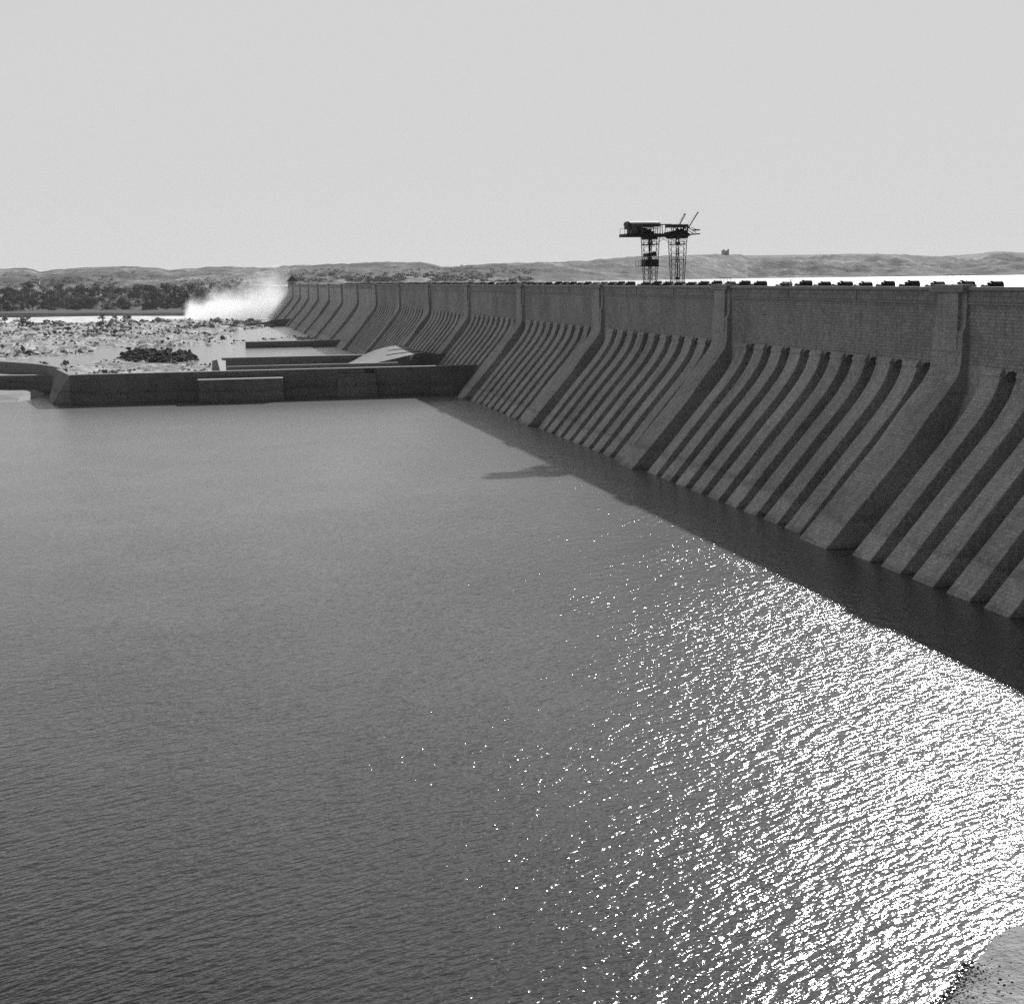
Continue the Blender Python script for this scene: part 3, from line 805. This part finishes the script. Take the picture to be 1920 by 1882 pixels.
for k in range(8):
    xx = hx1+(rx1-hx1)*(k+.5)/8
    for yy in (-1.8, 1.8):
        st.bar((xx, yy, zf), (xx, yy, ze-.1), .07)
        st.bar((xx-.3, yy, zf+.9), (xx+.3, yy, vz+.1), .06)
st.bar((a+.1, -2.3, zf), (a+.1, -2.3, zf+1.1), .06); st.bar((a+.1, 2.3, zf), (a+.1, 2.3, zf+1.1), .06)
st.bar((a+.1, -2.3, zf+1.1), (a+.1, 2.3, zf+1.1), .06); st.bar((rx0, -1.5, zf), (rx0, -1.5, ze-.8), .08); st.bar((rx0, 1.5, zf), (rx0, 1.5, ze-.8), .08)
# link between the two sheds: light rail on thin struts
zm = P(1000, 375)[1]-28.66; mx0, mx1 = rx1, P(1130, 400)[0]-92.3
for yy in (-1.5, 1.5):
    st.bar((mx0, yy, zm), (mx1, yy, zm), .1)
    for k in range(5):
        xx = mx0+(mx1-mx0)*(k+.3)/5; st.bar((xx, yy, zf), (xx+.12*(-1)**k, yy, zm), .06)
st.build('strut', M['iron'], cr)
mc = MB()
x = lambda p: P(p, 500)[0]-92.3
def zz_(p): return P(1000, p)[1]-28.66
mc.ball((x(570), 0, zf+.45), .9, 10, (1.0, 1.1, .9)); mc.box(x(600), x(760), -1.2, 1.2, zf, zf+.55); mc.box(x(500), x(590), -1.3, 1.3, zf, zz_(480))
mc.ball((x(680), -.4, zf+.6), .38, 8)
for (p0, p1, top) in ((1080, 1160, 545), (1160, 1250, 530), (1250, 1500, 510)): mc.box(x(p0), x(p1), -1.6, 1.6, zf, zz_(top))
mc.ball((x(1300), -.6, zz_(520)), .5, 10); mc.ball((x(1420), .2, zz_(515)), .45, 10)
mc.build('winch', M['darkiron'], cr)
r2 = MB(); q0, q1 = x(1120), x(1490); z0, z1_ = zz_(440), zz_(365)
pr = [(-2.1, z0), (-2.15, z0+.5), (-1.2, z1_), (1.2, z1_), (2.15, z0+.5), (2.1, z0)]
r2.add([(q0, p[0], p[1]) for p in pr]+[(q1, p[0], p[1]) for p in pr], [tuple(range(6)), tuple(range(11, 5, -1))]+[(i, 6+i, 6+(i+1) % 6, (i+1) % 6) for i in range(6)])
r2.bar((x(1180), -1.5, z0), (x(1160), -1.5, zf), .16); 
for p in (1250, 1390, 1450, 1480):
    for yy in (-1.6, 1.6): r2.bar((x(p), yy, z0+.05), (x(p)-.02, yy, zf), .12)
r2.bar((x(1190), -1.5, z0), (x(1260), -1.5, zf+.7), .14)
fixn(r2.build('hood', M['darkiron'], cr))
jb = MB()
def jib(p0, q0_, p1, q1_, yy, w0, w1):
    A_ = Vector((x(p0), yy, zz_(q0_))); B_ = Vector((x(p1), yy, zz_(q1_)))
    d_ = (B_-A_).normalized(); sd_ = Vector((d_.z, 0, -d_.x))
    for s_ in (-1, 1): jb.bar(A_+sd_*w0*s_, B_+sd_*w1*s_, .09)
    for k in range(8):
        t0, t1 = k/8, (k+1)/8; s_ = (-1)**k
        wa, wb = w0+(w1-w0)*t0, w0+(w1-w0)*t1
        jb.bar(A_.lerp(B_, t0)+sd_*wa*s_, A_.lerp(B_, t1)-sd_*wb*s_, .06)
    jb.ball(B_, .17, 8)
jib(1325, 380, 1442, 150, -1.2, .06, .15); jib(1540, 460, 1755, 112, -.6, .05, .05)
jb.bar((x(1270), -1.2, zz_(350)), (x(1442), -1.2, zz_(150)), .025); jb.bar((x(1520), -.6, zz_(360)), (x(1755), -.6, zz_(112)), .025)
jb.build('jib', M['iron'], cr)
bo = MB(); 
for yy in (-1.2, 1.0):
    bo.bar((x(1490), yy, zz_(612)), (x(1785), yy, zz_(590)), .16, .22); bo.bar((x(1530), yy, zz_(450)), (x(1700), yy, zz_(570)), .11)
    bo.bar((x(1580), yy, zz_(440)), (x(1710), yy, zz_(500)), .1); bo.bar((x(1530), yy, zz_(520)), (x(1650), yy, zz_(590)), .08)
    bo.bar((x(1500), yy, zz_(430)), (x(1545), yy, zz_(455)), .25); bo.bar((x(1500), yy, zz_(600)), (x(1510), yy, zz_(430)), .16)
bo.box(x(1690), x(1785), -1.3, 1.1, zz_(515), zz_(490)); bo.box(x(1640), x(1785), -1.3, 1.1, zz_(600), zz_(585))
bo.build('outrigger', M['darkiron'], cr)
# small hoist cabin slung in the left frame with its gangway
xL = lambda p: P(p, 1200, CY)[0]-92.3
cb = MB(); cb.box(xL(560), xL(850), -1.5, 1.5, P(0, 1310)[1]-28.66, P(0, 1165)[1]-28.66)
cb.add([(xL(590), -1.2, P(0, 1110)[1]-28.66), (xL(790), -1.2, P(0, 1090)[1]-28.66), (xL(800), -1.2, P(0, 990)[1]-28.66), (xL(590), -1.2, P(0, 1040)[1]-28.66),
        (xL(590), 1.2, P(0, 1110)[1]-28.66), (xL(790), 1.2, P(0, 1090)[1]-28.66), (xL(800), 1.2, P(0, 990)[1]-28.66), (xL(590), 1.2, P(0, 1040)[1]-28.66)],
       [(0, 1, 2, 3), (7, 6, 5, 4), (0, 4, 5, 1), (1, 5, 6, 2), (2, 6, 7, 3), (3, 7, 4, 0)])
cb.bar((xL(700), 0, P(0, 1110)[1]-28.66), (xL(700), 0, P(0, 1165)[1]-28.66), .7)
cb.bar((xL(700), 0, P(0, 1000)[1]-28.66), (xL(700), 0, zb-28.66), .22)
fixn(cb.build('hoist_cabin', M['darkiron'], cr))
gw = MB(); zg = P(0, 1310)[1]-28.66
gw.box(xL(430), xL(860), -1.6, 1.6, zg-.16, zg)
for p in (432, 495): gw.bar((xL(p), -1.5, zg), (xL(p), -1.5, zg+1.1), .06); gw.bar((xL(p), 1.5, zg), (xL(p), 1.5, zg+1.1), .06)
gw.build('gangway', M['darkiron'], cr.children[-1] if False else cr)
bk = MB(); bx, bz = P(1328, 1580, CY); bk.ball((bx-92.3, 0, bz-28.66), .38, 12, (1, 1, .85)); bk.bar((bx-92.3, 0, bz-28.66), (bx-92.3, 0, zb-28.66), .05)
bk.box(bx-92.3-.3, bx-92.3+.3, -.3, .3, P(0, 850)[1]-28.66, P(0, 780)[1]-28.66)
bk.build('hook_block', M['darkiron'], cr)

# ------------------------------------------------------------------ people
def person(name_label, loc, rz, seated=False, robe='robe', h=1.7, cat='person', lean=0):
    """one continuous skin-modifier body under a loose robe"""
    p = thing('person', name_label, 'person', loc); p.rotation_euler = (0, 0, rz)
    s = h/1.75; me = bpy.data.meshes.new('body')
    if not seated:
        V = [(0,0,.95),(0,0,1.15),(0,lean*.5,1.38),(0,lean*.8,1.52),(0,lean,1.64),
             (.1,0,.9),(.11,.04,.5),(.11,0,.08),(.12,.14,.04),(-.1,0,.9),(-.11,-.04,.5),(-.11,-.06,.08),(-.12,.08,.04),
             (.2,lean*.5,1.4),(.27,.02,1.12),(.26,.2,.92),(.25,.28,.88),(-.2,lean*.5,1.4),(-.27,.0,1.12),(-.27,.1,.88),(-.27,.14,.80)]
    else:
        V = [(0,0,.1),(0,-.02,.35),(0,.0,.58),(0,.02,.72),(0,.04,.85),
             (.1,.02,.08),(.12,.42,.12),(.12,.45,-.3),(.12,.58,-.34),(-.1,.02,.08),(-.12,.40,.14),(-.12,.42,-.28),(-.12,.55,-.32),
             (.19,.0,.6),(.25,.1,.34),(.18,.32,.2),(.15,.4,.18),(-.19,.0,.6),(-.25,.1,.34),(-.18,.32,.2),(-.15,.4,.18)]
    Ed = [(0,1),(1,2),(2,3),(3,4),(0,5),(5,6),(6,7),(7,8),(0,9),(9,10),(10,11),(11,12),(2,13),(13,14),(14,15),(15,16),(2,17),(17,18),(18,19),(19,20)]
    Rr = [.16,.15,.16,.06,.10,.1,.07,.045,.035,.1,.07,.045,.035,.075,.05,.04,.03,.075,.05,.04,.03]
    me.from_pydata([tuple(c*s for c in v) for v in V], Ed, []); b = link('body', me, M['skin'], p)
    sk = b.modifiers.new('skin', 'SKIN'); 
    for i, r in enumerate(Rr): me.skin_vertices[0].data[i].radius = (r*s, r*s)
    me.skin_vertices[0].data[0].use_root = True
    b.modifiers.new('sub', 'SUBSURF').levels = 1
    rb = MB(); rings = ([(.05,.34,.30),(.5,.30,.26),(.95,.24,.2),(1.2,.22,.17),(1.42,.24,.15),(1.5,.1,.09)] if not seated
                        else [(-.02,.3,.34),(.15,.27,.26),(.4,.23,.19),(.62,.22,.15),(.69,.1,.09)])
    N = 12; k0 = None
    for (z, rx, ry) in rings:
        k = len(rb.v)
        for j in range(N):
            t_ = 2*math.pi*j/N; wob = 1+.08*math.sin(3*t_+z*2)
            off = .12 if seated and z < .3 else lean*.5*(z > 1.2)
            rb.v.append((rx*s*wob*math.cos(t_), ry*s*wob*math.sin(t_)+off*s, z*s))
        if k0 is not None:
            for j in range(N): rb.f.append((k0+j, k0+(j+1) % N, k+(j+1) % N, k+j))
        k0 = k
    rb.f.append(tuple(range(k0, k0+N)))
    sl = 1.0
    for sgn in (-1, 1):
        a_, b_, c_ = (V[13], V[14], V[15]) if sgn > 0 else (V[17], V[18], V[19])
        rb.tube([tuple(q*s for q in a_), tuple(q*s for q in b_), tuple(q*s for q in c_)], [.1*s, .1*s, .11*s], 8)
    rb.build('robe', M[robe], p, smooth=True)
    tb = MB(); hz = (1.74 if not seated else .95)*s; tb.ball((0, (lean if not seated else .04)*s, hz-.02), .125*s, 10, (1, 1.1, .62)); tb.build('turban', M[robe], p, smooth=True)
    return p
q = onY(1510, 530, 205)
person('person in a white robe sitting on the dam parapet beside a dark heap', (88.2, 205, 29.62), R(90), True, 'robe')
hp = MB(); 
for k in range(9): hp.ball((88.15+random.uniform(-.25, .25), 206.3+random.uniform(-1.6, 1.2), 29.75+random.uniform(0, .18)), random.uniform(.22, .4), 8, (1, 1.3, .7))
tag(hp.build('sack_heap', M['darkiron'], smooth=True), 'dark heap of sacks on the parapet beside the seated person', 'sacks')
labs = ['dark dressed person at the left end of the group on the river wall ledge', 'dark dressed person second from left on the river wall ledge',
        'dark dressed person third from left on the river wall ledge', 'dark dressed person at the right end of the group on the river wall ledge']
for k, px in enumerate((686, 690.5, 695.5, 700)):
    v = onY(px, 703, 396.7); person(labs[k], (v.x, 396.65, 6.3), R(180+random.uniform(-40, 40)), False, 'bark', 1.5)['group'] = 'people on the river wall ledge'

# ------------------------------------------------------------------ gate tower at the far end of the dam, fort, white houses
t = thing('gate_tower', 'small hazy tower with pointed roof at the far end of the dam', 'tower', (91, 1256, 28.66))
mb = MB(); mb.box(-3.5, 3.5, -4, 4, 0, 3.2); mb.build('wall', M['white'], t)
mb = MB(); mb.add([(-4.4, -5, 3.2), (4.4, -5, 3.2), (4.4, 5, 3.2), (-4.4, 5, 3.2), (0, 0, 8.2)], [(3, 2, 1, 0), (0, 1, 4), (1, 2, 4), (2, 3, 4), (3, 0, 4)])
mb.build('roof', M['iron'], t); mb = MB(); mb.bar((0, 0, 8), (0, 0, 12.2), .3); mb.build('mast', M['iron'], t)
mb = MB(); mb.box(-1, 1, -4.06, -3.98, 0, 2.3); mb.build('door', M['opening'], t)

def fort():
    d = ray(1359.5, 477); dh = math.hypot(d.x, d.y); D0 = rng_at(1359)-6
    c = Vector((d.x/dh*D0, d.y/dh*D0, EYE.z+d.z/dh*D0))
    t = thing('fort', 'small square stone fort alone on the hilltop ridge', 'fort', (c.x, c.y, c.z-3))
    mb = MB(); mb.box(-8, 8, -7, 7, -3, 13); mb.box(-8.6, -5, -7.6, -4, -3, 16); mb.box(5, 8.6, -7.6, -4, -3, 16.5); mb.build('wall', M['wall'], t)
    mb = MB(); mb.box(-1.5, 1.5, -7.1, -6.9, -3, 6); mb.build('door', M['opening'], t)
fort()
dg = bpy.context.evaluated_depsgraph_get(); dg.update()
from mathutils.bvhtree import BVHTree
hb = BVHTree.FromPolygons([Vector(v) for v in hv], hf)
def ground_at(x, y, default=None):
    h = hb.ray_cast(Vector((x, y, 900)), Vector((0, 0, -1)))
    return h[0].z if h[0] is not None else default
houses = [(51, 554, 'tiny white house standing among the leftmost trees'), (160, 555, 'white gabled house between the trees above the river'),
          (88, 580, 'white house low on the far bank near the river edge'), (304, 545, 'white hut at the top edge of the riverside grove'),
          (603, 515, 'long white house on the slope above the far end of the dam'), (625, 512, 'bright white house at the right of the slope above the dam'),
          (708, 520, 'white shed on the shore behind the dam crest'), (66, 530, 'low white farm building on the plain beyond the trees')]
def first_hit(px, py, zmin=None):
    d = ray(px, py).normalized(); h = hb.ray_cast(EYE, d, 9000); return h[0]
for px, py, lab in houses:
    c = first_hit(px, py+2)
    if c is None: continue
    t = thing('white_house', lab, 'house', c); s = c.length/1500
    s *= .62; W_ = 4.2*s*(1.6 if 'long' in lab or 'low' in lab else 1)
    mb = MB(); mb.box(-W_, W_, -3*s, 3*s, -2, 3.6*s); mb.build('wall', M['white'], t)
    mb = MB()
    if 'gabled' in lab: mb.add([(-W_-.4, -3.4*s, 3.6*s), (W_+.4, -3.4*s, 3.6*s), (W_+.4, 3.4*s, 3.6*s), (-W_-.4, 3.4*s, 3.6*s), (-W_-.4, 0, 7*s), (W_+.4, 0, 7*s)], [(0, 1, 5, 4), (2, 3, 4, 5), (0, 4, 3), (1, 2, 5), (3, 2, 1, 0)])
    else: mb.box(-W_-.2, W_+.2, -3.2*s, 3.2*s, 3.6*s, 4.2*s)
    mb.build('roof', M['white'], t)
    mb = MB(); mb.box(-.6*s, .6*s, -3.06*s, -2.9*s, 0, 1.7*s); mb.build('door', M['opening'], t)
    for sx in (-.6, .6):
        if c.y > 1900: continue
        mb = MB(); mb.box(sx*W_-.5*s, sx*W_+.5*s, -3.06*s, -2.9*s, 1.2*s, 2.4*s); mb.build('window', M['opening'], t)

# ------------------------------------------------------------------ trees
def tree_meshes(seed, kind):
    rnd = random.Random(seed); cr_ = MB(); tr = MB()
    if kind == 'palm':
        Ht = rnd.uniform(8, 11); tr.tube([(0, 0, -1), (.3, 0, Ht*.5), (.1, 0, Ht)], [.35, .25, .2], 6)
        for k in range(34):
            a_ = rnd.uniform(0, 6.28); el = rnd.uniform(-.5, 1.2); L_ = rnd.uniform(2.8, 4)
            p0 = Vector((.1, 0, Ht)); pts_ = []
            for s_ in range(5):
                t_ = s_/4; pts_.append(p0+Vector((math.cos(a_)*L_*t_, math.sin(a_)*L_*t_, math.sin(el)*L_*t_-1.9*t_*t_)))
            sd_ = Vector((-math.sin(a_), math.cos(a_), 0))
            for q0_, q1_, w_ in zip(pts_, pts_[1:], (.5, .6, .45, .2)):
                cr_.add([q0_-sd_*w_, q0_+sd_*w_, q1_+sd_*w_*.8, q1_-sd_*w_*.8], [(0, 1, 2, 3)])
        return tr, cr_
    Rr = rnd.uniform(3.8, 6.0); Ht = rnd.uniform(6.5, 10)
    tr.tube([(0, 0, -1.5), (.1, .1, Ht*.35), (.3, 0, Ht*.6)], [.45, .35, .18], 7)
    for k in range(5):
        a_ = rnd.uniform(0, 6.28); tr.tube([(.1, .1, Ht*.3), (math.cos(a_)*Rr*.35, math.sin(a_)*Rr*.35, Ht*.55), (math.cos(a_)*Rr*.6, math.sin(a_)*Rr*.6, Ht*.72)], [.22, .14, .06], 5)
    cl = []
    for k in range(13):
        a_ = rnd.uniform(0, 6.28); rr = Rr*math.sqrt(rnd.random())*.85
        cl.append((math.cos(a_)*rr, math.sin(a_)*rr, Ht*rnd.uniform(.35, .95)-rr*.2, rnd.uniform(1.1, 2.3)))
    for (x_, y_, z_, r_) in cl:
        for q in range(60):
            d_ = Vector((rnd.gauss(0, 1), rnd.gauss(0, 1), rnd.gauss(0, .8))).normalized()*r_*rnd.uniform(.5, 1.08)
            c_ = Vector((x_, y_, z_))+d_; u_ = Vector((rnd.gauss(0, 1), rnd.gauss(0, 1), rnd.gauss(0, 1))).normalized(); v_ = u_.orthogonal().normalized(); s_ = rnd.uniform(.25, .55)
            cr_.add([c_-u_*s_, c_+v_*s_*.7, c_+u_*s_, c_-v_*s_*.7], [(0, 1, 2, 3)])
    return tr, cr_
protos = []
for k in range(6):
    kind = 'palm' if k == 5 else 'tree'
    tr, crn = tree_meshes(40+k, kind)
    t = bpy.data.objects.new('palm_tree' if kind == 'palm' else 'tree', None)
    a_ = tr.build('trunk', M['bark'], t); b_ = crn.build('crown', M['leaf'], t); sc.collection.objects.link(t)
    protos.append([t, False])
def put_tree(x, y, z, s, k, label, group='trees of the grove on the far bank'):
    P0, used = protos[k]
    if not used: o = P0; protos[k][1] = True
    else:
        o = P0.copy(); sc.collection.objects.link(o)
        for ch in list(P0.children): c = ch.copy(); sc.collection.objects.link(c); c.parent = o
    o.location = (x, y, z); o.scale = (s*random.uniform(.9, 1.2), s*random.uniform(.9, 1.2), s); o.rotation_euler = (0, 0, random.uniform(0, 6.28))
    tag(o, label, 'tree', group); return o
cnt = 0; random.seed(21)
while cnt < 285:
    px = random.uniform(-40, 520); py = random.uniform(549, 589)
    top = 545 if px < 330 else 545-(px-330)*.16
    if py < top-2 or py > 590: continue
    if px < 120 and random.random() < .15: continue
    c = first_hit(px, py)
    if c is None or c.y < 1450: continue
    k = random.choice([0, 1, 2, 3, 4, 0, 1, 2, 3, 4, 5])
    lab = 'feathery palm of the grove on the far river bank' if k == 5 else 'bushy dark tree of the grove on the far river bank'
    put_tree(c.x, c.y, c.z-.3, random.uniform(.8, 1.7), k, lab, 'palms of the grove on the far bank' if k == 5 else 'trees of the grove on the far bank'); cnt += 1
# low scrub on the plain behind the grove: too fine to count
sb = MB()
for _ in range(2600):
    px = random.uniform(-60, 1000); py = 551-abs(random.gauss(0, 1))*(15 if px < 540 else 11)
    if px > 540: py -= 22
    if fbm(px, py*4, 2, 3, .02) < -.1: continue
    c = first_hit(px, py)
    if c is None or c.z > 60: continue
    r_ = random.uniform(1.2, 3.6)
    for q in range(14):
        d_ = Vector((random.gauss(0, .6), random.gauss(0, .6), abs(random.gauss(0, .35))))*r_; u_ = Vector((random.gauss(0, 1), random.gauss(0, 1), random.gauss(0, 1))).normalized(); v_ = u_.orthogonal().normalized(); k_ = r_*.3
        e_ = c+d_; sb.add([e_-u_*k_, e_+v_*k_, e_+u_*k_, e_-v_*k_], [(0, 1, 2, 3)])
tag(sb.build('scrub', M['leaf']), 'low grey scrub dotted over the plain and lower hills', 'scrub', kind='stuff')
# trees on the river rocks
for px, py, s, lab in ((42, 613, 1.2, 'large rounded tree on the rocks at the left edge of the river'), (58, 617, .55, 'small bush beside the large tree on the river rocks'),
                       (192, 600, .7, 'low spreading tree left of the pair on the rock ledge'), (216, 599, .5, 'thin low bush between two trees on the rock ledge'),
                       (238, 600, .75, 'low tree right of the pair on the rock ledge'), (8, 603, .7, 'dark bush at the very left edge by the river')):
    c = gp(px, py, .6); put_tree(c.x, c.y, -.2, s, random.randrange(5), lab, 'trees on the river rocks')
for px, py, s, lab in ((83, 685, .2, 'lone little round bush on the sand behind the curved wing wall'), (122, 683, .2, 'little bush beside the corner of the river wall')):
    c = gp(px, py, .8); put_tree(c.x, c.y, -.2, s*1.8, 1, lab, 'bushes behind the river wall')

# far river bank: a dark low embankment with trees above it
mb = MB(); pts_ = [gp(px, 592.5, .3) for px in range(-400, 361, 40)]
for k, p in enumerate(pts_):
    d_ = Vector((p.x, p.y, 0)).normalized(); q = p+d_*40; mb.v += [(p.x, p.y, -.5), (p.x+d_.x*12, p.y+d_.y*12, 3.0+random.uniform(-.3, .3)), (q.x+d_.x*200, q.y+d_.y*200, 3.6)]
for k in range(len(pts_)-1):
    for j in range(2): a_ = k*3+j; mb.f.append((a_, a_+3, a_+4, a_+1))
tag(fixn(mb.build('far_bank', M['darkrock'])), kind='structure')

# ------------------------------------------------------------------ spray and haze
def volume_box(name, x0, x1, y0, y1, z0, z1, mat):
    mb = MB(); cx, cy2, cz = (x0+x1)/2, (y0+y1)/2, (z0+z1)/2
    mb.box(x0-cx, x1-cx, y0-cy2, y1-cy2, z0-cz, z1-cz); return mb.build(name, mat, loc=(cx, cy2, cz))
def spray_mat():
    s = NT('spray'); s.t.nodes.remove(s.b)
    tc = s.n("TexCoord"); sep = s.n("SeparateXYZ"); s.l(tc.outputs["Generated"], sep.inputs[0])
    X, Yc, Z = sep.outputs
    n1 = s.noise(tc.outputs["Object"], .055, 6, .68)
    nn = s.math('SUBTRACT', n1, .5)
    # top height of the cloud over its length, rising towards the dam
    ht = s.math('ADD', s.math('MULTIPLY', s.ramp(X, [(0, .05), (.06, .24), (.22, .40), (.5, .52), (.85, .9), (1, .8)]), 1.0), s.math('MULTIPLY', nn, 1.9))
    d1 = s.math('MULTIPLY', s.math('SUBTRACT', ht, Z), 1.9, clamp=True)
    edge = s.math('MULTIPLY', s.math('MULTIPLY', s.math('MULTIPLY', Yc, 4, clamp=True), s.math('MULTIPLY', s.math('SUBTRACT', 1, Yc), 4, clamp=True)),
                  s.math('MULTIPLY', s.math('MULTIPLY', X, 14, clamp=True), s.math('MULTIPLY', s.math('SUBTRACT', 1, X), 5, clamp=True)))
    zf = s.ramp(Z, [(0, 1), (.3, .4), (.6, .12), (1, .03)])
    xf = s.ramp(X, [(0, 1), (.5, .8), (1, .45)])
    dd = s.math('MULTIPLY', s.math('MULTIPLY', s.math('MULTIPLY', d1, edge), s.math('MULTIPLY', zf, xf)), .13)
    v = s.n("VolumePrincipled"); v.inputs["Color"].default_value = (.95, .95, .95, 1); v.inputs["Anisotropy"].default_value = .5
    s.l(dd, v.inputs["Density"]); s.l(v.outputs[0], s.o.inputs["Volume"]); return s.m
tag(volume_box('spray', 0, 100, 1275, 1390, .4, 56, spray_mat()), 'white cloud of spray rising from the open sluices at the far end of the dam', 'spray', kind='stuff')
def haze_mat(dens):
    s = NT('haze'); s.t.nodes.remove(s.b)
    v = s.n("VolumePrincipled"); v.inputs["Color"].default_value = (.97, .97, .97, 1); v.inputs["Density"].default_value = dens; v.inputs["Anisotropy"].default_value = .0
    s.l(v.outputs[0], s.o.inputs["Volume"]); return s.m
HZ = volume_box('haze', -14500, 14500, -3000, 14500, -8.5, 330, haze_mat(3.2e-5))
tag(HZ, 'thin pale haze over the valley', 'haze', kind='stuff')
